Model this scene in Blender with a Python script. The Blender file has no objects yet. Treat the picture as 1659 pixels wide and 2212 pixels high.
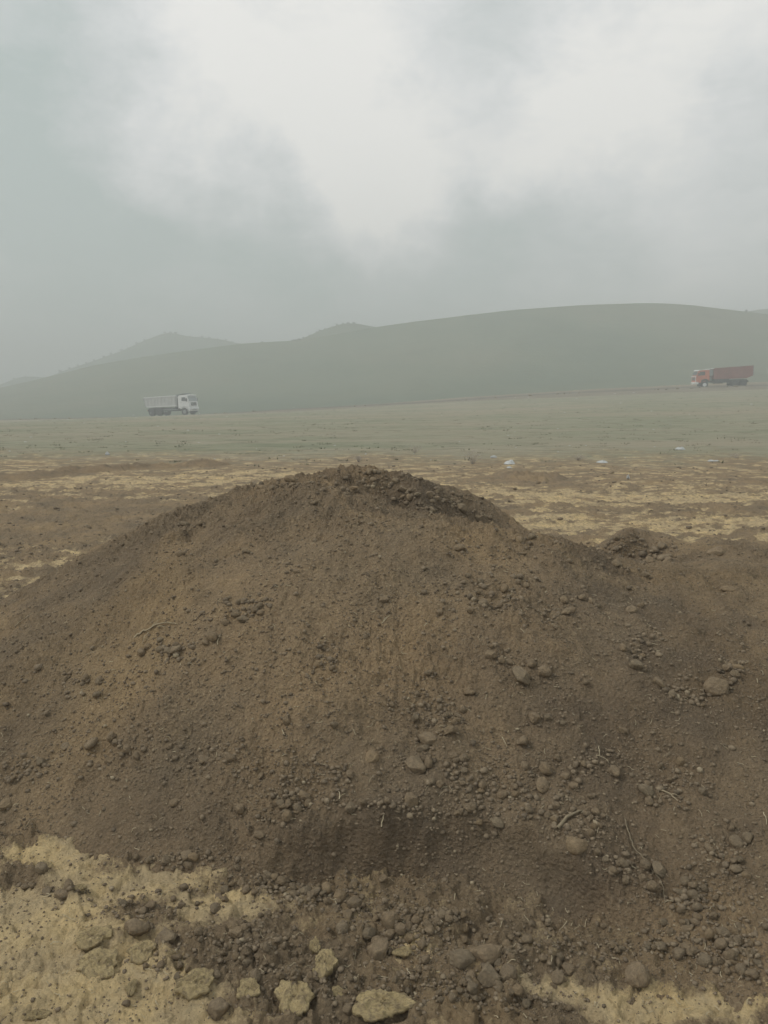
import bpy, bmesh, math, random
import numpy as np
from mathutils import Vector, Matrix

random.seed(7)
rng = np.random.default_rng(11)
scene = bpy.context.scene
C = scene.collection
R = math.radians

# ------------------------------------------------------------------ camera
EYE, PITCH, FPX, CX, CY = 1.6, R(8.87), 1671.0, 829.5, 1106.0
cam = bpy.data.cameras.new('camera')
cam.sensor_fit = 'VERTICAL'
cam.sensor_height = 24.0
cam.lens = 12.0 / (1106.0 / FPX)
cam.clip_start, cam.clip_end = 0.05, 5000
camo = bpy.data.objects.new('camera', cam)
C.objects.link(camo)
camo.location = (0, 0, EYE)
camo.rotation_euler = (R(90) - PITCH, 0, 0)
scene.camera = camo

# ------------------------------------------------------------------ sky and sun
SUN_EL, SUN_AZ = R(46), R(-98)            # azimuth from +Y towards +X
w = bpy.data.worlds.new('World')
scene.world = w
w.use_nodes = True
nt = w.node_tree
nt.nodes.clear()


def N(t, kind, **kw):
    n = t.nodes.new(kind)
    for k, v in kw.items():
        setattr(n, k, v)
    return n


def link(t, a, b):
    t.links.new(a, b)


def math_(t, op, a, b=None, clamp=False):
    n = N(t, 'ShaderNodeMath', operation=op)
    n.use_clamp = clamp
    for i, v in enumerate((a, b)):
        if v is None:
            continue
        if isinstance(v, (int, float)):
            n.inputs[i].default_value = v
        else:
            link(t, v, n.inputs[i])
    return n.outputs[0]


def vmath(t, op, a, b=None):
    n = N(t, 'ShaderNodeVectorMath', operation=op)
    for i, v in enumerate((a, b)):
        if v is None:
            continue
        if isinstance(v, (tuple, list)):
            n.inputs[i].default_value = v
        else:
            link(t, v, n.inputs[i])
    return n.outputs['Value'] if op == 'DOT_PRODUCT' else n.outputs[0]


def noise(t, vec, scale, detail=4.0, rough=0.55, out='Fac', dist=0.0):
    n = N(t, 'ShaderNodeTexNoise')
    n.inputs['Scale'].default_value = scale
    n.inputs['Detail'].default_value = detail
    n.inputs['Roughness'].default_value = rough
    n.inputs['Distortion'].default_value = dist
    if vec is not None:
        link(t, vec, n.inputs['Vector'])
    return n.outputs[out]


def ramp(t, fac, stops):
    n = N(t, 'ShaderNodeValToRGB')
    el = n.color_ramp.elements
    while len(el) < len(stops):
        el.new(0.5)
    for e, (p, c) in zip(el, stops):
        e.position = p
        e.color = (*c, 1) if len(c) == 3 else c
    link(t, fac, n.inputs['Fac'])
    return n.outputs['Color']


def mix(t, fac, a, b, blend='MIX'):
    n = N(t, 'ShaderNodeMix', data_type='RGBA', blend_type=blend)
    for i, v in ((0, fac), (6, a), (7, b)):
        if isinstance(v, (int, float)):
            n.inputs[i].default_value = v
        elif isinstance(v, (tuple, list)):
            n.inputs[i].default_value = (*v, 1) if len(v) == 3 else v
        else:
            link(t, v, n.inputs[i])
    return n.outputs[2]


CP, SP = math.cos(PITCH), math.sin(PITCH)


def ray(px, py):
    """world direction of a point of the photograph (1659 x 2212 scale)"""
    u, v = (px - CX) / FPX, (CY - py) / FPX
    return np.array((u, CP + v * SP, -SP + v * CP))


gen = N(nt, 'ShaderNodeTexCoord').outputs['Generated']
d1 = vmath(nt, 'SUBTRACT', noise(nt, gen, 3.0, 3, 0.5, 'Color'), (0.5, 0.5, 0.5))
d2 = vmath(nt, 'SUBTRACT', noise(nt, gen, 8.0, 6, 0.62, 'Color'), (0.5, 0.5, 0.5))
sc1 = N(nt, 'ShaderNodeVectorMath', operation='SCALE'); link(nt, d1, sc1.inputs[0]); sc1.inputs['Scale'].default_value = 0.17
sc2 = N(nt, 'ShaderNodeVectorMath', operation='SCALE'); link(nt, d2, sc2.inputs[0]); sc2.inputs['Scale'].default_value = 0.20
dd = vmath(nt, 'ADD', vmath(nt, 'ADD', gen, sc1.outputs[0]), sc2.outputs[0])
# cloud masses: (x, y, half width in degrees, amount)
MASSES = [(560, 60, 8, .24), (700, 200, 7, .22), (760, 350, 5, .33), (960, 260, 8, .26), (1200, 320, 6, .34), (1370, 130, 8, .27),
          (1600, 20, 7, .36), (830, 430, 3.0, .30), (400, 130, 6, .26), (480, 280, 4, .15), (1500, 330, 5, .30), (1430, 640, 7, .40), (620, 330, 4, .20),
          (110, 230, 8, -.34), (1070, 60, 5, -.34), (1110, 240, 6, .20), (230, 400, 7, -.20), (1640, 230, 4, -.30), (1010, 465, 4, -.30), (1000, 390, 1.8, -.16),
          (1380, 500, 7, -.34), (1190, 480, 4, -.28), (640, 490, 5, -.32), (660, 390, 2, -.12), (1130, 190, 4, -.18), (60, 760, 8, -.26), (900, 600, 9, -.20), (400, 620, 9, -.20)]
lay = N(nt, 'ShaderNodeMapping'); lay.inputs['Scale'].default_value = (1, 1, 2.2); link(nt, gen, lay.inputs['Vector'])
val = math_(nt, 'ADD', math_(nt, 'MULTIPLY', noise(nt, gen, 3.6, 8, 0.58), 0.46), math_(nt, 'MULTIPLY', noise(nt, lay.outputs[0], 11.0, 8, 0.62, dist=.6), 0.46))
val = math_(nt, 'ADD', val, math_(nt, 'MULTIPLY', noise(nt, lay.outputs[0], 27.0, 6, 0.65, dist=.8), 0.24))
val = math_(nt, 'ADD', val, -.10)
for (x, y, deg, amp) in MASSES:
    c = ray(x, y); c = c / np.linalg.norm(c)
    k = 1.0 / (1 - math.cos(R(deg)))
    dot = vmath(nt, 'DOT_PRODUCT', vmath(nt, 'NORMALIZE', dd), tuple(float(q) for q in c))
    g = math_(nt, 'EXPONENT', math_(nt, 'MULTIPLY', math_(nt, 'SUBTRACT', dot, 1.0), k))
    val = math_(nt, 'ADD', val, math_(nt, 'MULTIPLY', g, amp))
cloud = ramp(nt, val, [(0.08, (.53, .61, .585)), (0.36, (.69, .73, .72)), (0.72, (.90, .91, .90)), (1.0, (1.08, 1.06, 1.015))])
sky = N(nt, 'ShaderNodeTexSky', sky_type='NISHITA')
sky.sun_disc = False
sky.sun_elevation, sky.sun_rotation = SUN_EL, SUN_AZ
sky.dust_density = 4.0
skyc = mix(nt, 1.0, sky.outputs[0], (.10, .10, .10), 'MULTIPLY')       # the clear sky above the cloud, at 0.1
col = mix(nt, 0.90, skyc, cloud)
bg = N(nt, 'ShaderNodeBackground')
link(nt, col, bg.inputs['Color'])
bg.inputs['Strength'].default_value = 1.0
link(nt, bg.outputs[0], N(nt, 'ShaderNodeOutputWorld').inputs['Surface'])

sun = bpy.data.lights.new('sun', 'SUN')
sun.energy, sun.angle, sun.color = 1.5, R(11), (1.0, .96, .90)
suno = bpy.data.objects.new('sun', sun)
C.objects.link(suno)
sd = Vector((math.sin(SUN_AZ) * math.cos(SUN_EL), math.cos(SUN_AZ) * math.cos(SUN_EL), math.sin(SUN_EL)))
suno.rotation_euler = sd.to_track_quat('Z', 'Y').to_euler()

scene.view_settings.view_transform = 'Standard'
scene.view_settings.look = 'None'
scene.view_settings.exposure = 0.0
scene.view_settings.gamma = 1.0
scene.cycles.use_denoising = True
scene.cycles.max_bounces = 6
scene.cycles.volume_bounces = 2
scene.cycles.use_adaptive_sampling = True
scene.cycles.adaptive_threshold = 0.02

# ------------------------------------------------------------------ numeric helpers
_perm = np.random.default_rng(3).permutation(1024)
_grad = np.random.default_rng(4).uniform(0, 2 * np.pi, 1024)


def gnoise(x, y, seed=0):
    """2-D gradient noise, about -1..1"""
    x = np.asarray(x, float) + seed * 17.31
    y = np.asarray(y, float) - seed * 9.77
    xi, yi = np.floor(x).astype(int), np.floor(y).astype(int)
    xf, yf = x - xi, y - yi
    u, v = xf * xf * xf * (xf * (xf * 6 - 15) + 10), yf * yf * yf * (yf * (yf * 6 - 15) + 10)

    def g(ix, iy, fx, fy):
        a = _grad[_perm[(_perm[ix & 1023] + iy) & 1023]]
        return np.cos(a) * fx + np.sin(a) * fy
    n00, n10 = g(xi, yi, xf, yf), g(xi + 1, yi, xf - 1, yf)
    n01, n11 = g(xi, yi + 1, xf, yf - 1), g(xi + 1, yi + 1, xf - 1, yf - 1)
    return 1.5 * ((n00 * (1 - u) + n10 * u) * (1 - v) + (n01 * (1 - u) + n11 * u) * v)


def fbm(x, y, octaves=4, seed=0, gain=0.5):
    s, a = 0, 1.0
    for o in range(octaves):
        s = s + a * gnoise(x * 2 ** o, y * 2 ** o, seed + o)
        a *= gain
    return s


def sstep(a, b, x):
    t = np.clip((x - a) / (b - a), 0, 1)
    return t * t * (3 - 2 * t)


def at_z(px, py, z):
    d = ray(px, py)
    t = (EYE - z) / -d[2]
    return np.array((d[0] * t, d[1] * t, z))


# ------------------------------------------------------------------ the lie of the land
def plain_z(x, y):
    return 3.2 * np.tanh((x - 6) / 50.0) * np.clip((np.maximum(y, 0) - 16) / 102.0, 0, 1.4)


_spots = {}


def spot(px, py):
    if (px, py) in _spots:
        return _spots[(px, py)]
    p = at_z(px, py, 0)
    _spots[(px, py)] = (p[0], p[1])
    return p[0], p[1]


# bare pale clay (+) and dark loose soil (-) lying on the near ground: x, y in the photo, half sizes in metres, amount
PATCHES = [(60, 2050, .45, .30, .9), (150, 2180, .5, .25, .8), (330, 1900, .30, .06, .8), (120, 1850, .22, .07, .9), (480, 1960, .22, .06, .8),
           (380, 2170, .2, .1, .25), (30, 1960, .3, .1, .5), (560, 2010, .2, .05, .35), (860, 2065, .10, .035, .9), (930, 2090, .10, .05, .8), (1020, 2120, .12, .04, .4),
           (1260, 2150, .20, .05, .9), (1400, 2190, .20, .05, .9), (1560, 2180, .16, .05, .7), (1150, 2125, .08, .04, .5), (640, 2190, .2, .05, -.1),
           (300, 1985, .16, .07, -.7), (480, 2050, .22, .10, -.8), (640, 2060, .2, .08, -.7), (700, 2140, .3, .10, -.7), (960, 2160, .25, .08, -.8),
           (50, 1895, .10, .035, -.6), (140, 1925, .10, .03, -.5), (215, 2040, .05, .03, -.6), (240, 2120, .06, .03, -.3), (1100, 2190, .15, .05, -.5)]


def clay_mask(x, y):
    """how much pale clay lies bare, 0..1"""
    wx = x + .06 * gnoise(x * 4, y * 4, 21) + .025 * gnoise(x * 14, y * 14, 22)
    wy = y + .05 * gnoise(x * 4, y * 4, 23) + .02 * gnoise(x * 14, y * 14, 24)
    m = np.full(np.shape(x), -.15)
    for (px, py, rx, ry, a) in PATCHES:
        sx, sy = spot(px, py)
        q = ((wx - sx) / rx) ** 2 + ((wy - sy) / ry) ** 2
        m = m + a * np.exp(-q ** 1.5)
    near = sstep(-.48, .80, m + .26 * fbm(x * 6, y * 6, 4, 25, .6))
    # the stripped ground behind the heap: pale clay showing through crumbs in streaks
    streak = .8 * fbm(x * 1.8 + .3 * y, y * 2.8, 4, 31, .7) + .6 * gnoise(x * 5.0, y * 9.0, 35)
    zone = .35 * fbm(x * .35, y * .8, 2, 37)
    for (px, py, rx, ry, a) in [(250, 1110, 2.6, 1.5, -1.2), (100, 1150, 1.7, 1.0, -1.0), (330, 1170, .9, .4, .8), (60, 1270, .9, .5, .45), (300, 1040, 5, 1.4, .35),
                                (560, 1040, 3, 1.3, .5), (1300, 1075, 3.2, 1.2, .8), (1150, 1125, 1.6, .5, .9), (1560, 1130, 2.0, .6, .6), (1150, 1040, 2, .5, -.7),
                                (1640, 1100, 1.6, .6, -1.0), (1330, 1120, 1.0, .25, -.5), (1130, 1100, .9, .4, -.3), (0, 1060, 4, 1.2, -.1), (1600, 1080, 2, .5, .3)]:
        sx, sy = spot(px, py)
        zone = zone + a * np.exp(-((x - sx) / rx) ** 2 - ((y - sy) / ry) ** 2)
    mid = sstep(-.25, .65, streak * 1.25 + zone - .05)
    f = sstep(4.6, 5.6, y)
    return near * (1 - f) + (.06 + .60 * mid) * f


def grass_mask(x, y):
    edge = 15.6 + .9 * gnoise(x * .35, y * .1, 41) + .5 * gnoise(x * 1.7, y * .6, 42) - .05 * x
    return sstep(edge - 3.0, edge + 10, y + 1.2 * fbm(x * .5, y * .3, 3, 43)) * (1 - sstep(101, 106, y + .05 * x))


def ground_z(x, y, fine=True):
    z = plain_z(x, y)
    r = np.hypot(x, y)
    z = z + .03 * gnoise(x * .5, y * .5, 51) * sstep(2, 6, r) + .14 * gnoise(x * .045, y * .07, 52) * sstep(22, 60, r)
    if fine:
        c = clay_mask(x, y)
        nearf = 1 - sstep(12, 19, r)
        z = z + nearf * (.007 * fbm(x * 9, y * 9, 4, 53, .55) + (1 - c) * .012 * (fbm(x * 22, y * 22, 3, 54, .6) + .4))
        mid = sstep(4.6, 6.0, r) * nearf
        z = z + nearf * (1 - mid) * (1 - .25 * sstep(.5, .95, c)) * (.014 * sstep(-.04, .04, fbm(x * 6, y * 6, 3, 151)) + .009 * sstep(-.05, .05, fbm(x * 13, y * 13, 3, 152)) + .004 * sstep(-.06, .06, fbm(x * 27, y * 27, 3, 154)) + .002 * gnoise(x * 60, y * 60, 153) - .010 * np.exp(-(fbm(x * 5, y * 5, 3, 155) / .035) ** 2))
        tread = np.sin((y + .12 * x + .12 * gnoise(x * .8, y * .8, 55)) * 2 * np.pi / .21)
        z = z + mid * (.016 * tread * (.4 + c) + .022 * fbm(x * 2.0, y * 3.5, 3, 56, .6) + .035 * (1.1 - c) * np.abs(fbm(x * 4.5, y * 5.5, 4, 57, .6)))
        z = z + sstep(16, 19, r) * .035 * np.maximum(0, fbm(x * 1.1, y * 1.1, 3, 58) - .25) * (1 - sstep(60, 110, r))
        # plates of crust, the step where the dug edge begins
        z = z + (1 - sstep(2.6, 3.4, r)) * (-.022) * sstep(.15, .5, fbm(x * 5.5, y * 5.5, 3, 59)) * (1 - .6 * c)
    return z


# ------------------------------------------------------------------ the heap's form (x, y in the photo with the height there; then plain points)
SEEN = [(0, 1322, .42), (0, 1400, .37), (0, 1500, .28), (0, 1600, .19), (0, 1700, .09), (0, 1790, 0),
        (150, 1222, .63), (150, 1300, .54), (150, 1400, .44), (150, 1500, .33), (150, 1600, .23), (150, 1700, .12), (150, 1830, 0),
        (400, 1100, .93), (400, 1200, .80), (400, 1300, .68), (400, 1400, .55), (400, 1500, .43), (400, 1600, .31), (400, 1700, .20), (400, 1800, .10), (400, 1890, 0),
        (270, 1160, .78), (500, 1066, 1.0), (600, 1036, 1.08), (600, 1100, .99), (600, 1200, .86), (600, 1300, .72), (600, 1400, .59), (600, 1500, .465), (600, 1600, .35), (600, 1700, .24), (600, 1790, .135), (600, 1900, .015),
        (700, 1018, 1.11), (760, 1009, 1.125), (860, 1027, 1.085), (780, 1050, 1.08), (700, 1042, 1.08), (760, 1100, 1.0), (870, 1132, .96),
        (830, 1200, .86), (830, 1300, .72), (830, 1400, .58), (830, 1500, .455), (830, 1600, .34), (830, 1700, .245), (830, 1775, .18), (830, 1885, .025), (830, 1995, 0),
        (1000, 1142, .93), (800, 1093, .94), (870, 1122, .855), (960, 1133, .815), (1050, 1137, .765), (1140, 1153, .68), (960, 1062, .98), (900, 1075, .98), (1050, 1112, .83), (1130, 1143, .72), (1200, 1172, .57), (1250, 1195, .44),
        (1000, 1772, .175), (1000, 1895, .025), (1000, 2060, 0),
        (1100, 1152, .88), (1100, 1200, .82), (1100, 1300, .70), (1100, 1400, .58), (1100, 1500, .46), (1100, 1600, .345), (1100, 1700, .245), (1100, 1785, .17), (1110, 1925, .03), (1100, 2090, 0),
        (1180, 1168, .84), (1240, 1205, .78), (1320, 1236, .72), (1250, 1300, .66), (1250, 1400, .56), (1250, 1500, .45), (1250, 1600, .345), (1250, 1700, .25), (1250, 1800, .175), (1270, 1900, .10), (1270, 1980, .03), (1240, 2130, 0),
        (1300, 1197, .30), (1350, 1216, .26), (1400, 1240, .32), (1390, 1257, .68), (1500, 1192, .58), (1460, 1224, .56), (1320, 1166, .36), (1450, 1164, .40), (1390, 1163, .36),
        (1400, 1300, .64), (1400, 1400, .54), (1400, 1500, .44), (1400, 1600, .34), (1400, 1700, .25), (1400, 1800, .18), (1400, 1900, .125), (1420, 2010, .045), (1430, 2165, 0),
        (1640, 1180, .58), (1560, 1176, .52), (1600, 1262, .64), (1650, 1300, .62), (1650, 1400, .54), (1650, 1500, .45), (1650, 1600, .36), (1650, 1700, .27), (1650, 1800, .20), (1650, 1900, .14), (1650, 2000, .085), (1650, 2100, .04), (1650, 2205, 0)]
PLAIN = [(-.22, 4.95, 1.06), (.1, 4.95, 1.03), (-.55, 4.95, 1.0), (-.2, 5.3, .88), (-3.0, 4.2, .06), (-2.9, 3.5, .0), (-2.2, 3.1, .0), (-3.6, 4.9, 0), (-2.75, 5.0, .08), (-1.6, 5.4, .45), (-.6, 5.7, .62), (.3, 5.9, .62), (1.0, 6.1, .35), (-2.3, 6.1, 0), (-.8, 6.8, 0),
         (.6, 7.0, 0), (1.6, 6.9, .05), (2.6, 6.6, .1), (1.9, 6.0, .38), (2.9, 5.2, .42), (3.9, 5.0, 0), (2.6, 3.6, .55), (3.4, 3.6, .2), (2.1, 2.6, .36), (2.7, 2.4, .15), (1.6, 2.0, .17), (1.5, 1.6, .0), (2.2, 1.7, 0), (3.2, 2.2, -.05),
         (-4.4, 4.6, -.25), (-3.6, 3.2, -.25), (-2.6, 2.5, -.25), (-1.7, 2.1, -.2), (-3.4, 6.4, -.25), (-1.5, 7.6, -.25), (1, 7.9, -.25), (3.5, 7.4, -.25), (4.8, 5.2, -.25), (4.4, 3, -.25), (3.2, 1.4, -.25), (1.8, 1.0, -.2), (.9, 1.25, -.15), (.2, 1.5, -.15), (-.6, 1.8, -.15)]
CPTS = np.array([at_z(*q) for q in SEEN] + [list(map(float, q)) for q in PLAIN])


def _kern(r2):
    return r2 * np.log(r2 + 1e-9) * .5


def _fit(P, lam):
    n = len(P)
    d2 = ((P[:, None, :2] - P[None, :, :2]) ** 2).sum(-1)
    A = np.zeros((n + 3, n + 3))
    A[:n, :n] = _kern(d2) + lam * np.eye(n)
    A[:n, n] = A[n, :n] = 1
    A[:n, n + 1:] = P[:, :2]
    A[n + 1:, :n] = P[:, :2].T
    return np.linalg.solve(A, np.concatenate([P[:, 2], np.zeros(3)]))


WTS = _fit(CPTS, .0001)


def heap_form(x, y):
    sh = np.shape(x)
    xf, yf = np.ravel(np.asarray(x, float)), np.ravel(np.asarray(y, float))
    out = WTS[-3] + WTS[-2] * xf + WTS[-1] * yf
    for (cx, cy, _), wt in zip(CPTS, WTS[:-3]):
        out = out + wt * _kern((xf - cx) ** 2 + (yf - cy) ** 2)
    return out.reshape(sh)


LIP = np.array([at_z(*q)[:2] for q in [(480, 1830, .09), (560, 1800, .15), (700, 1788, .165), (830, 1775, .18), (1000, 1772, .175), (1100, 1787, .17), (1170, 1840, .14), (1260, 1885, .115), (1330, 1945, .08), (1450, 1990, .07)]])


def heap_z(x, y):
    z = heap_form(x, y)
    # the bank cut along the foot: a ragged lip with a hollow face under it
    yl = np.interp(x, LIP[:, 0], LIP[:, 1]) + .045 * gnoise(x * 5, x * 0, 67) + .030 * gnoise(x * 9, y * 9, 68) + .016 * gnoise(x * 24, y * 24, 168)
    dl = yl - y
    ends = sstep(LIP[0, 0], LIP[1, 0] + .1, x) * (1 - sstep(LIP[-2, 0] - .1, LIP[-1, 0], x))
    z = z + ends * (-.085 * sstep(-.010, .045, dl) * (1 - sstep(.06, .26, dl)) * (.70 + .55 * gnoise(x * 4.3, x * 0 + 3, 167)) + .026 * sstep(-.12, -.01, dl) * (1 - sstep(-.006, .006, dl)))
    bank = ends * sstep(.0, .02, dl) * (1 - sstep(.14, .2, dl))
    up = sstep(0.0, .12, z)
    th, rr = np.arctan2(x + .15, 4.5 - y), np.hypot(x + .15, y - 4.5)
    top = sstep(.5, 1.0, z) * sstep(3.4, 4.4, y) + .3 * np.exp(-((x - 1.55) / .6) ** 2 - ((y - 5.0) / .9) ** 2)
    z = z + up * (.030 * fbm(x * 1.8, y * 1.8, 3, 61) + (.007 + .010 * sstep(.3, .9, th * -1)) * fbm(th * 9, rr * 1.4, 4, 62, .6))
    z = z + up * .016 * fbm(x * 7, y * 7, 3, 63)
    lump = fbm(x * 16, y * 16, 3, 64, .6)
    patch = sstep(-.5, .6, gnoise(x * 2.2, y * 2.2, 65))
    rough = (.35 + .65 * up) * (.35 + .8 * patch + .6 * top) * (1 - .15 * bank)
    z = z + rough * (.012 * lump + .011 * np.abs(fbm(x * 28, y * 28, 3, 66, .65)) + .005 * gnoise(x * 95, y * 95, 69))
    return z


def surf(x, y):
    return np.maximum(heap_z(x, y), ground_z(x, y))


def hit(px, py, far=60.):
    """where the line of sight through a point of the photo meets the earth"""
    d = ray(px, py)
    t = np.linspace(1.4, 8.2, 420)
    if far > 9:
        t = np.concatenate([t, np.geomspace(8.21, far, 400)])
    x, y, z = d[0] * t, d[1] * t, EYE + d[2] * t
    s = z - surf(x, y)
    k = np.argmax(s < 0)
    if s[k] >= 0:
        return None
    f = s[k - 1] / (s[k - 1] - s[k])
    tt = t[k - 1] + f * (t[k] - t[k - 1])
    p = d * tt
    return Vector((p[0], p[1], EYE + p[2]))


# ------------------------------------------------------------------ mesh helpers
def mesh_np(name, V, F, mat, smooth=True, attrs=None):
    me = bpy.data.meshes.new(name)
    V = np.asarray(V, np.float32)
    F = np.asarray(F, np.int32)
    nv, nf, k = len(V), len(F), F.shape[1]
    me.vertices.add(nv)
    me.vertices.foreach_set('co', V.ravel())
    me.loops.add(nf * k)
    me.loops.foreach_set('vertex_index', F.ravel())
    me.polygons.add(nf)
    me.polygons.foreach_set('loop_start', np.arange(0, nf * k, k, dtype=np.int32))
    me.polygons.foreach_set('use_smooth', np.full(nf, smooth))
    for an, av in (attrs or {}).items():
        a = me.attributes.new(an, 'FLOAT', 'POINT')
        a.data.foreach_set('value', np.asarray(av, np.float32).ravel())
    if mat is not None:
        me.materials.append(mat)
    me.update(calc_edges=True)
    me.validate()
    return me


def add(name, me, parent=None, loc=None):
    o = bpy.data.objects.new(name, me)
    C.objects.link(o)
    if parent is not None:
        o.parent = parent
    if loc is not None:
        o.location = loc
    return o


def tag(o, label=None, cat=None, group=None, kind=None):
    for k, v in (('label', label), ('category', cat), ('group', group), ('kind', kind)):
        if v:
            o[k] = v
    return o


def grid_faces(nr, nc, wrap=False):
    i, j = np.meshgrid(np.arange(nr - 1), np.arange(nc if wrap else nc - 1), indexing='ij')
    j2 = (j + 1) % nc
    return np.stack([i * nc + j, i * nc + j2, (i + 1) * nc + j2, (i + 1) * nc + j], -1).reshape(-1, 4)


# ------------------------------------------------------------------ materials
def material(name):
    m = bpy.data.materials.new(name)
    m.use_nodes = True
    t = m.node_tree
    b = t.nodes['Principled BSDF']
    b.inputs['Roughness'].default_value = 0.95
    b.inputs['Specular IOR Level'].default_value = 0.1
    return m, t, b


def bump(t, b, h, dist, strength=1.0):
    n = N(t, 'ShaderNodeBump')
    n.inputs['Distance'].default_value = dist
    n.inputs['Strength'].default_value = strength
    link(t, h, n.inputs['Height'])
    link(t, n.outputs[0], b.inputs['Normal'])


def attr(t, name):
    return N(t, 'ShaderNodeAttribute', attribute_name=name).outputs['Fac']


DARK, MID, WARM, PALE = (.145, .116, .079), (.250, .194, .130), (.32, .238, .148), (.40, .325, .22)


def soil_colour(t, vec):
    a = noise(t, vec, 1.6, 5, .6)
    c = ramp(t, a, [(.28, (.180, .149, .109)), (.50, MID), (.72, WARM)])
    c = mix(t, math_(t, 'MULTIPLY', ramp_fac(t, noise(t, vec, .8, 4, .6), .50, .68), .45), c, (.33, .25, .148))
    c = mix(t, math_(t, 'MULTIPLY', ramp_fac(t, noise(t, vec, 9, 5, .65), .50, .72), .55), c, DARK)
    c = mix(t, math_(t, 'MULTIPLY', ramp_fac(t, noise(t, vec, 60, 5, .75), .50, .70), .60), c, PALE)
    c = mix(t, math_(t, 'MULTIPLY', ramp_fac(t, noise(t, vec, 160, 3, .7), .52, .70), .50), c, (.095, .075, .052))
    return c


def ramp_fac(t, v, a, b):
    n = N(t, 'ShaderNodeMapRange')
    n.interpolation_type = 'SMOOTHSTEP'
    n.inputs['From Min'].default_value = a
    n.inputs['From Max'].default_value = b
    link(t, v, n.inputs['Value'])
    return n.outputs[0]


def obj_coord(t):
    return N(t, 'ShaderNodeTexCoord').outputs['Object']


M = {}
# heap soil
m, t, b = material('heap_soil')
v = obj_coord(t)
dry_shade = math_(t, 'ADD', attr(t, 'dry'), math_(t, 'MULTIPLY', math_(t, 'SUBTRACT', noise(t, v, 14, 6, .7), .5), .5))  # attribute mixes soil dryness with shade painted on the bank and hollow
tint = ramp(t, dry_shade, [(.03, (.86, .84, .84)), (.5, (1.21, 1.17, 1.11)), (.95, (1.48, 1.40, 1.27))])
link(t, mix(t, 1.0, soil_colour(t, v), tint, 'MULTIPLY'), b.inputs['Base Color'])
vo = N(t, 'ShaderNodeTexVoronoi'); vo.inputs['Scale'].default_value = 75; link(t, v, vo.inputs['Vector'])
h = math_(t, 'ADD', noise(t, v, 60, 7, .68), math_(t, 'MULTIPLY', vo.outputs['Distance'], -.35))
bump(t, b, h, .035, 1.0)
M['soil'] = m

# clods and stones: the same earth, each with its own tone
m, t, b = material('clod_earth')
v = obj_coord(t)
oi = N(t, 'ShaderNodeObjectInfo').outputs['Random']
base = ramp(t, noise(t, v, 1.6, 7, .7), [(.3, (.19, .152, .106)), (.55, (.27, .214, .145)), (.75, (.35, .28, .185))])
tone = ramp(t, oi, [(0, (.95, .96, .95)), (.5, (1.05, 1.02, .98)), (.85, (1.06, 1.02, .96)), (1, (1.16, 1.09, .97))])
base = mix(t, 1.0, base, tone, 'MULTIPLY')
base = mix(t, math_(t, 'MULTIPLY', ramp_fac(t, noise(t, v, 5, 6, .75), .50, .70), .6), base, (.12, .096, .066))
link(t, base, b.inputs['Base Color'])
bump(t, b, noise(t, v, 3.0, 8, .72), .011, 1.0)
M['clod'] = m

# scattered crumbs: tone per crumb in an attribute
m, t, b = material('crumb_earth')
v = obj_coord(t)
base = ramp(t, attr(t, 'tone'), [(0, (.15, .12, .085)), (.5, (.225, .178, .122)), (.9, (.28, .224, .152)), (1, (.36, .30, .205))])
base = mix(t, math_(t, 'MULTIPLY', ramp_fac(t, noise(t, v, 120, 4, .7), .5, .72), .5), base, (.11, .088, .06))
link(t, base, b.inputs['Base Color'])
bump(t, b, noise(t, v, 160, 5, .7), .005, .8)
M['crumb'] = m

# pale clay plates
m, t, b = material('clay_crust')
v = obj_coord(t)
base = ramp(t, noise(t, v, 1.5, 7, .7), [(.3, (.34, .265, .155)), (.5, (.50, .395, .215)), (.7, (.63, .50, .27))])
base = mix(t, math_(t, 'MULTIPLY', ramp_fac(t, noise(t, v, 2.6, 8, .75), .44, .62), .85), base, (.24, .19, .122))
link(t, base, b.inputs['Base Color'])
bump(t, b, noise(t, v, 5, 8, .74), .012, 1.0)
M['clay'] = m

# the ground: clay, loose soil, thin turf, all mixed by what lies where
m, t, b = material('ground_earth')
v = obj_coord(t)
clay_c = ramp(t, noise(t, v, 3.4, 8, .7), [(.28, (.40, .315, .20)), (.46, (.64, .50, .295)), (.58, (.75, .575, .31)), (.74, (.84, .63, .325))])
clay_c = mix(t, math_(t, 'MULTIPLY', ramp_fac(t, noise(t, v, 26, 6, .7), .50, .70), .55), clay_c, (.40, .325, .215))
clay_c = mix(t, math_(t, 'MULTIPLY', ramp_fac(t, noise(t, v, 90, 4, .7), .55, .72), .45), clay_c, (.22, .177, .115))
loose = mix(t, 1.0, soil_colour(t, v), (1.14, 1.10, 1.03), 'MULTIPLY')
brk = math_(t, 'SUBTRACT', noise(t, v, 22, 6, .7), .5)
brk2 = math_(t, 'SUBTRACT', noise(t, v, 95, 4, .7), .5)
cm = math_(t, 'ADD', math_(t, 'ADD', attr(t, 'clay'), math_(t, 'MULTIPLY', brk, 1.7)), math_(t, 'MULTIPLY', brk2, 1.1))
near = mix(t, ramp_fac(t, cm, .15, .95), loose, clay_c)
stretch = N(t, 'ShaderNodeMapping'); stretch.inputs['Scale'].default_value = (.35, 1.2, 1); link(t, v, stretch.inputs['Vector'])
turf = ramp(t, noise(t, stretch.outputs[0], .30, 8, .68), [(.32, (.235, .255, .168)), (.46, (.295, .295, .205)), (.56, (.335, .312, .225)), (.70, (.385, .338, .25))])
turf = mix(t, math_(t, 'MULTIPLY', ramp_fac(t, noise(t, stretch.outputs[0], 2.2, 7, .72), .49, .63), .8), turf, (.185, .185, .125))
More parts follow.
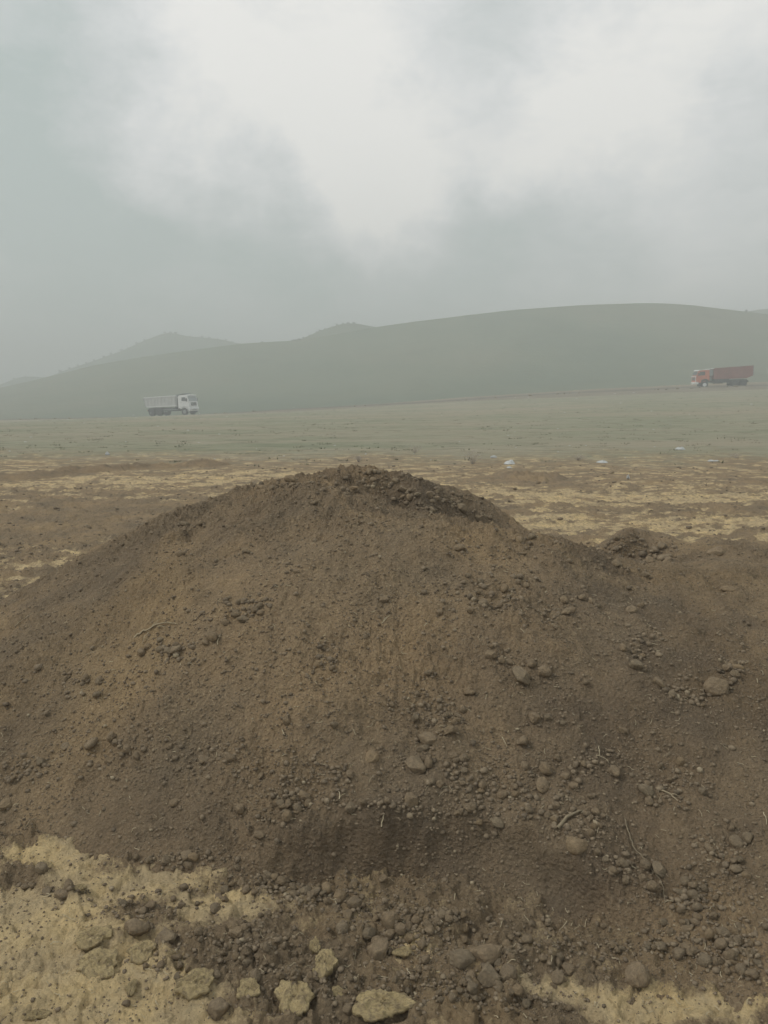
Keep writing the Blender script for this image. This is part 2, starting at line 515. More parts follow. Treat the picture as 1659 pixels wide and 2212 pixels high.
turf = mix(t, math_(t, 'MULTIPLY', ramp_fac(t, noise(t, stretch.outputs[0], .10, 6, .65), .47, .62), .7), turf, (.37, .318, .235))
turf = mix(t, math_(t, 'MULTIPLY', ramp_fac(t, noise(t, v, 7.5, 5, .7), .56, .70), .5), turf, (.32, .295, .205))
gm = math_(t, 'ADD', attr(t, 'grass'), math_(t, 'MULTIPLY', math_(t, 'SUBTRACT', noise(t, v, 2.2, 6, .7), .5), 1.1))
colr = mix(t, ramp_fac(t, gm, .12, .95), near, turf)
dust = ramp(t, noise(t, stretch.outputs[0], .5, 5, .6), [(.3, (.20, .172, .125)), (.7, (.28, .24, .175))])
colr = mix(t, attr(t, 'dust'), colr, dust)
link(t, colr, b.inputs['Base Color'])
vo = N(t, 'ShaderNodeTexVoronoi'); vo.inputs['Scale'].default_value = 60; link(t, v, vo.inputs['Vector'])
h = math_(t, 'ADD', noise(t, v, 45, 8, .7), math_(t, 'MULTIPLY', vo.outputs['Distance'], -.25))
bump(t, b, h, .035, 1.0)
M['ground'] = m

# hills
m, t, b = material('hill_turf')
v = obj_coord(t)
c = ramp(t, noise(t, v, .016, 7, .65), [(.32, (.115, .150, .105)), (.5, (.162, .187, .126)), (.68, (.205, .203, .140))])
c = mix(t, math_(t, 'MULTIPLY', ramp_fac(t, noise(t, v, .09, 6, .7), .5, .7), .4), c, (.11, .125, .082))
link(t, c, b.inputs['Base Color'])
bump(t, b, noise(t, v, .25, 6, .7), .8, .6)
M['hill'] = m


def plain(name, colour, rough=.6, var=.12, scale=4., metal=0., spec=.3):
    m, t, b = material(name)
    c = ramp(t, noise(t, obj_coord(t), scale, 5, .65), [(.3, tuple(q * (1 - var) for q in colour)), (.7, tuple(min(1, q * (1 + var)) for q in colour))])
    link(t, c, b.inputs['Base Color'])
    b.inputs['Roughness'].default_value = rough
    b.inputs['Metallic'].default_value = metal
    b.inputs['Specular IOR Level'].default_value = spec
    M[name] = m
    return m


plain('white_paint', (.80, .81, .80), .5, .10, 1.5)
plain('bed_white', (.56, .57, .55), .65, .16, 1.2)
plain('bed_grey', (.36, .37, .36), .7, .2, 2)  # plain grey of tailgate, slats and lower grille
plain('orange_paint', (.60, .17, .085), .5, .12, 1.5)
plain('maroon_paint', (.27, .085, .07), .6, .18, 1.2)
plain('dark_iron', (.035, .038, .042), .7, .2, 3)
plain('tyre_rubber', (.03, .031, .033), .9, .2, 6)
plain('rim_steel', (.30, .31, .31), .6, .15, 6)
plain('glass_dark', (.055, .065, .07), .15, .1, 2, 0, .5)
plain('glass_pale', (.30, .34, .34), .15, .08, 2, 0, .5)
plain('lamp_glass', (.65, .66, .62), .2, .05, 5, 0, .5)
plain('grey_steel', (.30, .33, .32), .6, .15, 3)
plain('white_plastic', (.50, .51, .50), .6, .06, 8)
plain('grey_plastic', (.50, .51, .49), .7, .12, 8)
plain('twig_bark', (.23, .19, .125), .9, .25, 40)
plain('pale_wood', (.36, .30, .20), .9, .2, 40)
plain('straw', (.50, .43, .29), .9, .25, 30)
plain('dry_weed', (.46, .41, .35), .95, .2, 20)
plain('tuft_green', (.150, .150, .092), .95, .3, 2)
plain('shrub_green', (.060, .068, .040), .95, .25, .4)

# ------------------------------------------------------------------ ground (one sheet, all round)
def polar(az, r, fz):
    A, Rr = np.meshgrid(az, r)
    X, Y = Rr * np.sin(A), Rr * np.cos(A)
    return X, Y, fz(X, Y)


az = np.radians(np.concatenate([np.linspace(-180, -36, 40, endpoint=False), np.linspace(-36, 36, 640), np.linspace(36, 180, 41)[1:-1]]))
dep = np.concatenate([np.linspace(80, 46, 16, endpoint=False), np.linspace(46, 30, 130, endpoint=False), np.linspace(30, 15, 90, endpoint=False), np.linspace(15, 3, 330, endpoint=False), np.linspace(3, .4, 120)])
rad = EYE / np.tan(np.radians(dep))
rad = np.concatenate([rad, np.geomspace(rad[-1] * 1.2, 860, 10)])
X, Y, Z = polar(az, rad, ground_z)
V = np.stack([X, Y, Z], -1).reshape(-1, 3)
ctr = len(V)
V = np.vstack([V, [[0, 0, 0]]])
F = grid_faces(len(rad), len(az), wrap=True)
nc = len(az)
F = np.vstack([F, np.stack([np.full(nc, ctr), (np.arange(nc) + 1) % nc, np.arange(nc), np.arange(nc)], -1)])
cap = F[-nc:, :3]
F = F[:-nc]
cl = np.append(clay_mask(X, Y).ravel(), .5)
gr = np.append(grass_mask(X, Y).ravel(), 0)
du = np.append((sstep(100, 104, Y + .04 * X) * (1 - sstep(118, 150, Y))).ravel(), 0)
me = mesh_np('ground', V, F, M['ground'], True, {'clay': cl, 'grass': gr, 'dust': du})
ground = tag(add('ground', me), kind='structure')
print('ground', len(F))

# ------------------------------------------------------------------ hills
def hill(name, pts, D, foot, zfoot, p=1.3, rough=.4, seed=0, n=260, back=120, dome=0.):
    xs = np.array([q[0] for q in pts], float)
    cx, cz = [], []
    for q in pts:
        d = ray(*q)
        cx.append(d[0] / d[1] * D); cz.append(EYE + d[2] / d[1] * D)
    gx = np.linspace(cx[0], cx[-1], n)
    # smooth crest
    gz = np.interp(gx, cx, cz)
    for _ in range(3):
        gz[1:-1] = .25 * gz[:-2] + .5 * gz[1:-1] + .25 * gz[2:]
    s = np.concatenate([np.linspace(0, 1, 70), 1 + np.linspace(0, 1, 18)[1:]])
    S, GX = np.meshgrid(s, gx, indexing='ij')
    GZ = np.broadcast_to(gz, S.shape)
    Yy = np.where(S <= 1, foot + (D - foot) * S, D + (S - 1) * back)
    prof = np.where(S <= 1, np.minimum(S, 1) ** p, np.maximum(0, 1 - .9 * (S - 1) - .3 * (S - 1) ** 2))
    zf = zfoot(GX) if callable(zfoot) else zfoot
    Xx = GX * (Yy / D) ** .6
    Zz = zf + (GZ - zf) * prof + rough * fbm(Xx * .02, Yy * .03, 4, 71 + seed) * np.clip(S * 3, 0, 1) * np.where(S < 1, 1 - S * .7, .3)
    me = mesh_np(name, np.stack([Xx, Yy, Zz], -1).reshape(-1, 3), grid_faces(len(s), n), M['hill'])
    return tag(add(name, me), kind='structure'), np.array(cx), np.array(cz)


MAINP = [(-900, 900), (-350, 880), (-100, 856), (0, 838), (100, 815), (200, 791), (300, 773), (400, 759), (520, 743), (640, 736), (740, 718), (820, 705), (920, 692), (1100, 670), (1240, 660), (1390, 655), (1440, 656), (1500, 660), (1659, 679), (1900, 715), (2300, 790), (2700, 850)]
PEAKP = [(-500, 870), (-60, 850), (0, 831), (40, 815), (70, 813), (100, 816), (130, 803), (200, 780), (265, 757), (300, 740), (352, 720), (376, 719), (400, 726), (470, 732), (530, 744), (620, 760), (760, 800)]
KNOBP = [(560, 765), (640, 737), (690, 715), (738, 700), (768, 699), (812, 707), (880, 720), (1000, 760)]
FARP = [(1480, 730), (1600, 677), (1635, 669), (1680, 667), (1800, 690), (1950, 740)]
hill('hill', MAINP, 215, 126, lambda x: 3.0 * np.tanh((x - 6) / 60.) - .6, 1.5, .7, 0)
hill('hill', KNOBP, 250, 212, 0., 1.0, .3, 3, 120, 90)
hill('hill', PEAKP, 335, 260, -2., 1.0, .4, 6, 200, 120)
hill('hill', FARP, 330, 270, 0., 1.0, .4, 9, 120, 120)

# ------------------------------------------------------------------ the heap
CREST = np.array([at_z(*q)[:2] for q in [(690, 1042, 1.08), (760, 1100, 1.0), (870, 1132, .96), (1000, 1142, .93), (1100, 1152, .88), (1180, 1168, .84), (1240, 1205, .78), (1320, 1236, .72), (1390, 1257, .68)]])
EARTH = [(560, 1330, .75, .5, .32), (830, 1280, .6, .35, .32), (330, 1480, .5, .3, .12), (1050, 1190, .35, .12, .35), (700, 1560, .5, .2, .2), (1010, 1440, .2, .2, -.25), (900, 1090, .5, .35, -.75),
         (1380, 1600, .5, .35, -.35), (1560, 1420, .3, .4, -.45), (850, 1850, .6, .09, -.36), (1250, 1930, .4, .09, -.36), (620, 1850, .3, .08, -.2), (1330, 1215, .5, .6, -.3), (40, 1560, .25, .3, -.4), (300, 1800, .5, .12, -.35), (240, 1250, .5, .4, -.1), (1150, 1480, .25, .15, .2)]  # damp soil, plus shade painted under the bank's lip and in the hollow


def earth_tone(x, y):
    """dry pale crumbs (1) to damp dark soil and painted shade (0) at the surface"""
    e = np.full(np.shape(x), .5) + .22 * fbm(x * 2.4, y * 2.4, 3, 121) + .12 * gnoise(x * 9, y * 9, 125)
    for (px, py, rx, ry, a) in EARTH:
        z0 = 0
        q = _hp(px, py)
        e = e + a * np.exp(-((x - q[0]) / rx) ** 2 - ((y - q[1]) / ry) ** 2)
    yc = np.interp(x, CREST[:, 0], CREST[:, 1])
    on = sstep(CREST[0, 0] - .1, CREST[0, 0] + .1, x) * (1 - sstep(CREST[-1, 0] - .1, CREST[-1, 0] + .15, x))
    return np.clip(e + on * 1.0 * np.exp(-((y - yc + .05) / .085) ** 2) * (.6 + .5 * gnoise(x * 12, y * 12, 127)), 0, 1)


_hpc = {}


def _hp(px, py):
    if (px, py) not in _hpc:
        _hpc[(px, py)] = hit(px, py)
    return _hpc[(px, py)]


azh = np.radians(np.concatenate([np.linspace(-62, -31, 60, endpoint=False), np.linspace(-31, 31, 800), np.linspace(31, 75, 80)[1:]]))
rh = np.geomspace(1.35, 7.6, 640)
X, Y, Z = polar(azh, rh, heap_z)
G = plain_z(X, Y) - .06
F = grid_faces(len(rh), len(azh))
keep = (Z.ravel()[F] > G.ravel()[F]).any(1)
F = F[keep]
used = np.unique(F)
idx = np.full(Z.size, -1); idx[used] = np.arange(len(used))
V = np.stack([X, Y, np.maximum(Z, G - .15)], -1).reshape(-1, 3)[used]
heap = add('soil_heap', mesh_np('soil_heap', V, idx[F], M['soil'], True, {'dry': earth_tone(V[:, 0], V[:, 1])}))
tag(heap, 'big dumped heap of dark brown crumbly soil filling the lower half of the view', 'heap')
print('heap', len(F))

# ------------------------------------------------------------------ stones, clods, crumbs
def ico(sub):
    bm = bmesh.new()
    bmesh.ops.create_icosphere(bm, subdivisions=sub, radius=1)
    bm.verts.ensure_lookup_table()
    V = np.array([v.co[:] for v in bm.verts])
    F = np.array([[v.index for v in f.verts] for f in bm.faces])
    bm.free()
    return V, F


ICO1, ICO2, ICO3 = ico(1), ico(3), ico(4)


def pebble_shape(base, r, lumps=.16, cuts=0):
    V = base[0].copy()
    s = np.ones(len(V))
    for k in range(6):
        q = r.normal(size=3); q = q / np.linalg.norm(q) * r.uniform(1.5, 4.5)
        s += lumps * r.uniform(.3, 1) / (1 + .35 * k) * np.sin(V @ q + r.uniform(0, 6.28))
    V = V * s[:, None]
    for k in range(cuts):
        n = r.normal(size=3); n /= np.linalg.norm(n)
        dcut = r.uniform(.60, .88)
        e = V @ n - dcut
        V = V - np.where(e > 0, e * .92, 0)[:, None] * n
    if len(V) > 20:
        x, y, z = V.T
        V = V * (1 + .055 * (fbm(x * 2.6 + 9 * lumps, y * 2.6 + z * 1.9, 3, cuts + 3) + fbm(z * 2.6 - x, y * 2.4, 3, cuts + 8)))[:, None]
    V /= np.abs(V).max()
    return V


SHAPES2 = [mesh_np('clod', pebble_shape(ICO2, np.random.default_rng(100 + i), .17, (3, 5, 8)[i % 3]), ICO2[1], M['clod']) for i in range(14)]
SHAPES3 = [mesh_np('stone', pebble_shape(ICO3, np.random.default_rng(200 + i), .14, (4, 7, 9)[i % 3]), ICO3[1], M['clod']) for i in range(14)]
TINY = [pebble_shape(ICO1, np.random.default_rng(300 + i), .16, (0, 3)[i % 2]) for i in range(10)]


def on_heap(p):
    return heap_z(np.array([p[0]]), np.array([p[1]]))[0] > ground_z(np.array([p[0]]), np.array([p[1]]))[0]


def put_stone(name, px, py, wpx, hpx, parent=None, label=None, cat=None, group=None, shape=None, mat=None, sink=.33, k=[0]):
    p = hit(px, py + hpx * .35)
    if p is None:
        return None
    k[0] += 1
    dist = (p - Vector((0, 0, EYE))).length
    a, c = wpx * dist / FPX / 2, hpx * dist / FPX / 2
    pool = SHAPES3 if label else SHAPES2
    o = add(name, shape or pool[k[0] % len(pool)], parent)
    o.scale = (a * 1.08, (a + c) / 2 * 1.05, c * 1.05)
    o.location = p + Vector((0, 0, c * (1 - 2 * sink) * .9))
    o.rotation_euler = (random.uniform(-.35, .35), random.uniform(-.35, .35), random.uniform(-.7, .7))
    if label:
        tag(o, label, cat or 'stone', group)
    return o


# stones one can point to: x, y, width, height in the photo
NAMED = [
    (1125, 1450, 38, 46, 'upright tan stone, tallest of the cluster on the right flank of the heap'),
    (1173, 1437, 36, 26, 'dull wide stone half buried just beside the upright tan stone'),
    (1060, 1411, 26, 20, 'squat brown stone with a small pebble resting against its top edge'),
    (1548, 1474, 48, 42, 'big flat-bottomed stone bedded in the dark soil beside four small pebbles'),
    (924, 1589, 40, 30, 'smooth domed stone sitting above a flatter one in mid slope'),
    (974, 1572, 38, 23, 'slanting oval stone just above and beside the smooth domed one'),
    (917, 1611, 30, 17, 'flat stone wedged under the smooth domed stone'),
    (899, 1644, 46, 34, 'broad sloping stone leaning on a narrow upright one'),
    (925, 1640, 19, 30, 'narrow upright stone pressed against the broad sloping one'),
    (800, 1624, 38, 32, 'dull lump half sunk in the slope, beside the broad sloping stone'),
    (1155, 1545, 26, 34, 'egg-shaped stone standing on end under the tan cluster'),
    (1126, 1596, 27, 25, 'round orange-brown stone sitting alone below the egg-shaped one'),
    (1363, 1313, 29, 19, 'wide pale stone with a smaller one at its upper corner, under the hollow'),
    (1577, 1271, 33, 18, 'flat pale stone lying on the low shoulder beside the hollow'),
    (1404, 1207, 24, 18, 'grey stone deep in the hollow between the two tops'),
    (1548, 1187, 42, 22, 'large rounded clod on the rim of the low shoulder'),
    (843, 1981, 30, 38, 'angular orange-brown stone standing on the pebbles at the foot of the heap'),
    (797, 2010, 28, 24, 'round stone touching the top of the long tilted stone'),
    (816, 2044, 38, 50, 'long tilted brown stone at the edge of the pale clay strip'),
    (999, 2066, 56, 38, 'broad flat stone, darker of the big pair at the foot of the heap'),
    (1055, 2051, 60, 44, 'biggest rounded stone at the foot of the heap, behind two round ones'),
    (1057, 2099, 42, 42, 'round dark stone in front of the biggest pair'),
    (1096, 2097, 34, 38, 'round stone next to the dark one in front of the biggest pair'),
    (1206, 2108, 27, 25, 'smaller round stone set apart among gravel at the heap foot'),
    (1232, 2091, 34, 24, 'oval stone resting behind the smaller round stone'),
    (1375, 2099, 38, 52, 'tall egg-like stone standing above the pale clay strip'),
    (1556, 2034, 25, 22, 'round stone beside a tuft of straw in the pebbly corner'),
    (1411, 1910, 22, 25, 'tan angular stone beside the long bent root'),
    (1423, 1872, 27, 32, 'brown oval stone lying just above the tan angular stone by the root'),
    (1014, 1738, 27, 20, 'pale knobbly stone above the overhanging lip of the bank'),
    (1245, 1814, 46, 34, 'large dull lump of packed soil under the thick root'),
    (888, 1712, 32, 46, 'tall dull lump bedded in the slope above the bank'),
    (758, 1740, 27, 23, 'round stone above the bank, beside an upright straw'),
    (559, 1799, 27, 20, 'round stone on the slope edge below the cluster of clods'),
    (297, 1996, 48, 38, 'smooth brown stone leaning against a dark hollow in the dug ground'),
    (360, 2018, 42, 26, 'dark grey angular clod beside the smooth leaning stone'),
    (464, 1958, 23, 19, 'single brown stone on the pale clay strip'),
    (10, 1735, 28, 22, 'pale stone at the edge of the view where the heap meets the ground'),
    (474, 2172, 40, 46, 'brown upright clod between two pale clay slabs'),
]
for q in NAMED:
    put_stone('stone', *q[:4], None, q[4], 'stone', sink=.62 if 'dull' in q[4] else .36)

# more stones seen in place, parts of the heap or of the ground they are bedded in
BEDDED = [(1148, 1429, 20, 18), (1099, 1427, 20, 16), (1083, 1423, 18, 16), (1061, 1393, 14, 13), (1586, 1452, 20, 18), (1582, 1431, 20, 17), (1568, 1442, 14, 12), (1572, 1436, 12, 10),
          (717, 1439, 17, 14), (721, 1423, 13, 11), (925, 1450, 23, 17), (986, 1543, 15, 14), (1002, 1530, 15, 18), (950, 1528, 18, 16), (962, 1542, 14, 12), (619, 1552, 16, 24), (720, 1562, 20, 18),
          (1016, 1493, 28, 14), (846, 1518, 14, 13), (789, 1374, 15, 13), (1182, 1548, 16, 15), (1385, 1305, 16, 13), (1289, 1305, 15, 13), (1434, 1203, 32, 22), (1333, 1160, 20, 13), (1394, 1238, 22, 14),
          (1373, 1432, 30, 22), (1387, 1415, 17, 14), (1367, 1407, 12, 10), (1370, 1391, 13, 11), (1202, 1353, 18, 14), (1266, 1471, 18, 15), (1483, 1500, 12, 11), (1470, 1508, 12, 10), (843, 2014, 26, 22), (866, 2003, 25, 24),
          (737, 2001, 28, 24), (919, 2070, 20, 20), (912, 2035, 20, 24), (883, 2022, 20, 20), (1200, 1737, 18, 18), (1216, 1750, 15, 14), (1183, 1758, 16, 14), (1196, 1767, 16, 14), (1276, 1795, 16, 22), (1269, 1755, 20, 14),
          (642, 1740, 22, 20), (620, 1758, 24, 24), (610, 1738, 20, 18), (519, 1743, 22, 24), (375, 1730, 22, 16), (393, 1952, 16, 13), (428, 1950, 14, 11), (101, 1924, 26, 16), (133, 1929, 28, 20),
          (562, 1306, 22, 16), (540, 1312, 16, 12), (525, 1335, 26, 16), (506, 1318, 14, 10), (460, 1370, 26, 30), (365, 1402, 24, 16), (345, 1400, 20, 14), (380, 1390, 15, 10), (400, 1130, 26, 14), (430, 1128, 18, 12), (392, 1194, 22, 12), (680, 1083, 24, 14), (765, 1052, 22, 12), (835, 1045, 16, 10), (870, 1072, 18, 10), (990, 1180, 30, 18), (830, 1292, 24, 16), (640, 1232, 18, 12),
          (535, 1190, 18, 11), (785, 1125, 20, 10), (1080, 1305, 16, 12), (1130, 1195, 16, 10), (950, 1320, 18, 14), (1010, 1240, 16, 12), (497, 1632, 30, 18), (440, 1637, 28, 18), (235, 1640, 20, 15), (1345, 1575, 20, 16), (1215, 1560, 16, 14), (1480, 1900, 20, 18), (1497, 1930, 22, 20), (1470, 1925, 18, 16), (1505, 1955, 26, 20), (1520, 1915, 16, 14),
          (980, 1630, 22, 14), (1000, 1690, 16, 12), (985, 1640, 16, 12), (1520, 2070, 26, 22), (1575, 2060, 24, 22), (1600, 2090, 24, 22), (1300, 1760, 18, 13), (1290, 1838, 14, 16)]

CLUSTERS = [(540, 1312, 60, 30, 60), (370, 1400, 60, 28, 60), (700, 1425, 30, 60, 40), (940, 1540, 60, 50, 60), (1215, 1745, 60, 40, 60), (1500, 1940, 60, 50, 130), (620, 1750, 50, 35, 60), (1380, 1405, 40, 40, 45), (1265, 1650, 60, 40, 60),
            (1270, 1790, 40, 40, 50), (700, 1950, 130, 40, 300), (900, 2020, 120, 40, 260), (580, 1915, 80, 30, 130), (1150, 2070, 140, 40, 200), (1420, 2050, 130, 50, 140), (1590, 2060, 80, 70, 260), (1560, 1850, 60, 60, 70), (1440, 1700, 70, 50, 80), (200, 1480, 90, 40, 60),
            (240, 1620, 80, 40, 60), (60, 1660, 60, 30, 60), (1150, 1310, 160, 30, 110), (1060, 1270, 120, 30, 80), (1330, 1195, 90, 26, 90), (1420, 1215, 50, 20, 50), (800, 1050, 120, 25, 110), (950, 1090, 110, 25, 110), (600, 1050, 80, 18, 50), (1180, 1160, 60, 18, 60),
            (1480, 1490, 60, 50, 70), (1590, 1440, 40, 40, 40), (1100, 1690, 120, 50, 90), (990, 1680, 60, 50, 70), (700, 1690, 120, 40, 90), (450, 1640, 110, 40, 80), (300, 1960, 130, 50, 130), (150, 1930, 80, 30, 60), (520, 2060, 140, 50, 260), (680, 2130, 140, 50, 260), (930, 2150, 160, 45, 260),
            (340, 2110, 140, 50, 100), (380, 1860, 120, 20, 80), (1180, 2170, 150, 25, 120), (840, 1760, 250, 14, 110), (1090, 1790, 120, 14, 50), (1340, 1880, 60, 30, 60), (980, 1990, 160, 25, 140)]

cand = []                                     # x, y, radius (m), screen size
for (px, py, wp, hp) in [q[:4] for q in NAMED] + BEDDED:
    for _ in range(9):                        # crumbs banked up round each stone
        a = random.uniform(0, 6.28)
        cand.append((px + wp * .62 * math.cos(a), py + hp * .25 + hp * .5 * math.sin(a), random.uniform(2.5, 7)))
for (px, py, sx, sy, n) in CLUSTERS:
    for _ in range(n):
        cand.append((px + random.gauss(0, sx * .55), py + random.gauss(0, sy * .55), min(26, 5.0 * math.exp(random.gauss(.25, .5)))))
for _ in range(40000):                        # everywhere on the slope, thicker in some places than others
    px, py = random.uniform(-40, 1700), random.uniform(1010, 2210)
    cand.append((px, py, min(14, 2.3 * math.exp(random.gauss(.2, .42)))))

pts = np.array([(c[0], c[1], c[2]) for c in cand])
placed = []
# find where each lies (vectorised march along the lines of sight)
D_ = np.stack([ray(px, py) for px, py, _ in pts])
lo, hi = np.full(len(pts), np.nan), np.full(len(pts), np.nan)
tt = np.geomspace(1.5, 8.2, 110)
prev = np.ones(len(pts), bool)
for a, b_ in zip(tt[:-1], tt[1:]):
    x, y, z = D_[:, 0] * b_, D_[:, 1] * b_, EYE + D_[:, 2] * b_
    below = z < np.maximum(heap_form(x, y), plain_z(x, y))
    new = below & np.isnan(lo)
    lo[new], hi[new] = a, b_
ok = ~np.isnan(lo)
for _ in range(7):
    md = (lo + hi) / 2
    md = np.where(ok, md, 2.)
    x, y, z = D_[:, 0] * md, D_[:, 1] * md, EYE + D_[:, 2] * md
    below = z < np.maximum(heap_form(x, y), plain_z(x, y))
    hi = np.where(below, md, hi); lo = np.where(below, lo, md)
pts, D_, tm = pts[ok], D_[ok], ((lo + hi) / 2)[ok]
PX, PY = D_[:, 0] * tm, D_[:, 1] * tm
HZ, GZ = heap_z(PX, PY), ground_z(PX, PY)
clayv = clay_mask(PX, PY)
order = np.argsort(-pts[:, 2])
indiv = {'heap': len(BEDDED) // 2, 'ground': 30}
for (px, py, wp, hp) in BEDDED:
    p = hit(px, py + hp * .35)
    if p is None:
        continue
    put_stone('clod', px, py, wp, hp, heap if on_heap(p) else ground)
stuffV, stuffF, stuffT = {'heap': [], 'ground': []}, {'heap': [], 'ground': []}, {'heap': [], 'ground': []}
nv = {'heap': 0, 'ground': 0}
cnt = {'heap': 105, 'ground': 30}
rr = np.random.default_rng(5)
for i in order:
    where = 'heap' if HZ[i] > GZ[i] else 'ground'
    z = max(HZ[i], GZ[i])
    dens = gnoise(np.array([PX[i] * 5]), np.array([PY[i] * 5]), 77)[0] if pts[i, 2] < 6 else 1
    if dens < rr.uniform(-.75, .42):
        continue
    if where == 'ground' and clayv[i] > .5 and rr.random() < .6:
        continue
    dist = tm[i]
    s = pts[i, 2] * dist / FPX * .62
    sc = s * rr.uniform(.75, 1.2, 3) * np.array((1.1, 1, .85))
    if cnt[where] < 298:
        cnt[where] += 1
        o = add('clod', SHAPES2[int(rr.integers(len(SHAPES2)))], heap if where == 'heap' else ground)
        o.scale = sc
        o.location = (PX[i], PY[i], z + sc[2] * .35)
        o.rotation_euler = tuple(rr.uniform(-3, 3, 3) * (.2, .2, 1))
        continue
    V = TINY[int(rr.integers(len(TINY)))] * sc
    a = rr.uniform(0, 6.28); ca, sa = math.cos(a), math.sin(a)
    V = V @ np.array(((ca, sa, 0), (-sa, ca, 0), (0, 0, 1))) + (PX[i], PY[i], z + sc[2] * .3)
    stuffV[where].append(V); stuffF[where].append(ICO1[1] + nv[where]); nv[where] += len(V)
    stuffT[where].append(np.full(len(V), min(1, max(0, rr.normal(.5, .22)))))
for where, par in (('heap', heap), ('ground', ground)):
    o = add('crumbs', mesh_np('crumbs', np.vstack(stuffV[where]), np.vstack(stuffF[where]), M['crumb'], True, {'tone': np.concatenate(stuffT[where])}), par)
    o['kind'] = 'stuff'
    print(where, cnt[where], len(stuffV[where]))

# ------------------------------------------------------------------ plates of pale clay crust
def slab_mesh(seed, thick=.35, n=64, m_=16):
    r = np.random.default_rng(seed)
    th = np.linspace(0, 2 * np.pi, n, endpoint=False)
    out = 1 + .16 * np.sin(2 * th + r.uniform(0, 6)) + .10 * np.sin(3 * th + r.uniform(0, 6)) + .07 * np.sin(7 * th + r.uniform(0, 6)) + .06 * gnoise(np.cos(th) * 5, np.sin(th) * 5, seed + 5) + r.normal(0, .025, n)
    V, rings = [], []
    for k in range(1, m_ + 1):
        f = k / m_
        z = .16 * gnoise(np.cos(th) * f * 1.8, np.sin(th) * f * 1.8, seed) + .10 * gnoise(np.cos(th) * f * 5, np.sin(th) * f * 5, seed + 1) + .05 * gnoise(np.cos(th) * f * 11, np.sin(th) * f * 11, seed + 2) - .10 * f ** 4
        V.append(np.stack([out * f * np.cos(th), out * f * np.sin(th), z], -1))
    edge = V[-1]
    V.append(edge * (1.0, 1.0, 1) * (.99 + r.normal(0, .03, (n, 1))) + (0, 0, -thick * .45))
    V.append(edge * (.84, .84, 1) + (0, 0, -thick))
    V = np.vstack([[[0, 0, float(V[0][:, 2].mean())]], np.vstack(V)])
    F = grid_faces(m_ + 2, n, wrap=True) + 1
    tri = np.stack([np.zeros(n, int), 1 + np.arange(n), 1 + (np.arange(n) + 1) % n], -1)
    F3 = np.vstack([F[:, [0, 1, 2]], F[:, [0, 2, 3]], tri])
    return mesh_np('clay_slab', V, F3, M['clay'])


SLABS = [(214, 2090, 78, 46, .30, 'yellow clay plate lying flat on the trodden ground'),
         (423, 2133, 70, 46, .36, 'tilted yellow clay slab with a thick undercut front edge'),
         (537, 2146, 48, 32, .42, 'small pale clay lump between the tilted slab and the crumbly one'),
         (635, 2166, 72, 58, .40, 'rounded crumbly clay slab with a ragged edge'),
         (826, 2178, 98, 50, .26, 'widest pale clay slab at the lower edge of the view'),
         (731, 2151, 27, 20, .5, 'small yellow clay chip beside the widest slab'),
         (201, 2030, 66, 34, .30, 'flaking clay crust plate lifted above a dark hole'),
         (285, 2141, 20, 24, .6, 'small upright yellow clay chip on the trodden ground'),
         (96, 1877, 30, 17, .5, 'pale clay chip on the clay strip beside the heap edge'),
         (171, 1923, 24, 13, .5, 'thin clay flake next to two rounded clods'),
         (307, 2064, 52, 34, .4, 'brown crusted plate below the smooth leaning stone'),
         (702, 2090, 46, 44, .5, 'tan crusted clod rising from the dark crumbs'),
         (680, 2051, 22, 24, .6, 'small yellow clay crumb at the dark soil margin'),
         (870, 2063, 34, 18, .4, 'low pale clay patch of crust under the long tilted stone'),
         (80, 2200, 40, 16, .4, 'faint buried clay plate in the lower corner')]
for i, (px, py, wp, hp, th, lab) in enumerate(SLABS):
    p = hit(px, py)
    dist = (p - Vector((0, 0, EYE))).length
    o = add('clay_slab', slab_mesh(40 + i, th))
    a = wp * dist / FPX / 2
    bdep = hp * dist / FPX / 2 / .78
    o.scale = (a, bdep, (a + bdep) / 2)
    o.location = p + Vector((0, 0, th * (a + bdep) / 2 * .70 + .008))
    o.rotation_euler = (random.uniform(0, .16), random.uniform(-.10, .10), random.uniform(-.15, .15))
    tag(o, lab, 'clay slab')

# ------------------------------------------------------------------ twigs and straw
def tube_np(path, radii, sides=6):
    path = np.asarray(path, float)
    n = len(path)
    V = []
    for i in range(n):
        tdir = path[min(i + 1, n - 1)] - path[max(i - 1, 0)]
        tdir = tdir / (np.linalg.norm(tdir) + 1e-9)
        u = np.cross(tdir, (0, 0, 1.0));
        if np.linalg.norm(u) < 1e-3:
            u = np.array((1., 0, 0))
        u /= np.linalg.norm(u); w_ = np.cross(tdir, u)
        a = np.linspace(0, 2 * np.pi, sides, endpoint=False)
        V.append(path[i] + radii[i] * (np.cos(a)[:, None] * u + np.sin(a)[:, None] * w_))
    V = np.vstack(V)
    Q = grid_faces(n, sides, wrap=True)
    F = np.vstack([Q[:, [0, 1, 2]], Q[:, [0, 2, 3]]])
    return V, F


def join_np(parts):
    V, F, k = [], [], 0
    for v, f in parts:
        V.append(v); F.append(f + k); k += len(v)
    return np.vstack(V), np.vstack(F)


def twig_path(pxs, lift=.004, arch=.012, sub=4):
    P = [np.array(hit(x, y)) for x, y in pxs]
    out = []
    for i in range(len(P) - 1):
        for k in range(sub):
            f = k / sub
            q = P[i] * (1 - f) + P[i + 1] * f
            out.append(q)
    out.append(P[-1])
    out = np.array(out)
    n = len(out)
    for i in range(n):
        s = surf(np.array([out[i, 0]]), np.array([out[i, 1]]))[0]
        out[i, 2] = max(s + lift, out[i, 2] + lift) + arch * math.sin(math.pi * i / (n - 1)) * .5
        out[i, :2] += rng.normal(0, .0012, 2)
    return out


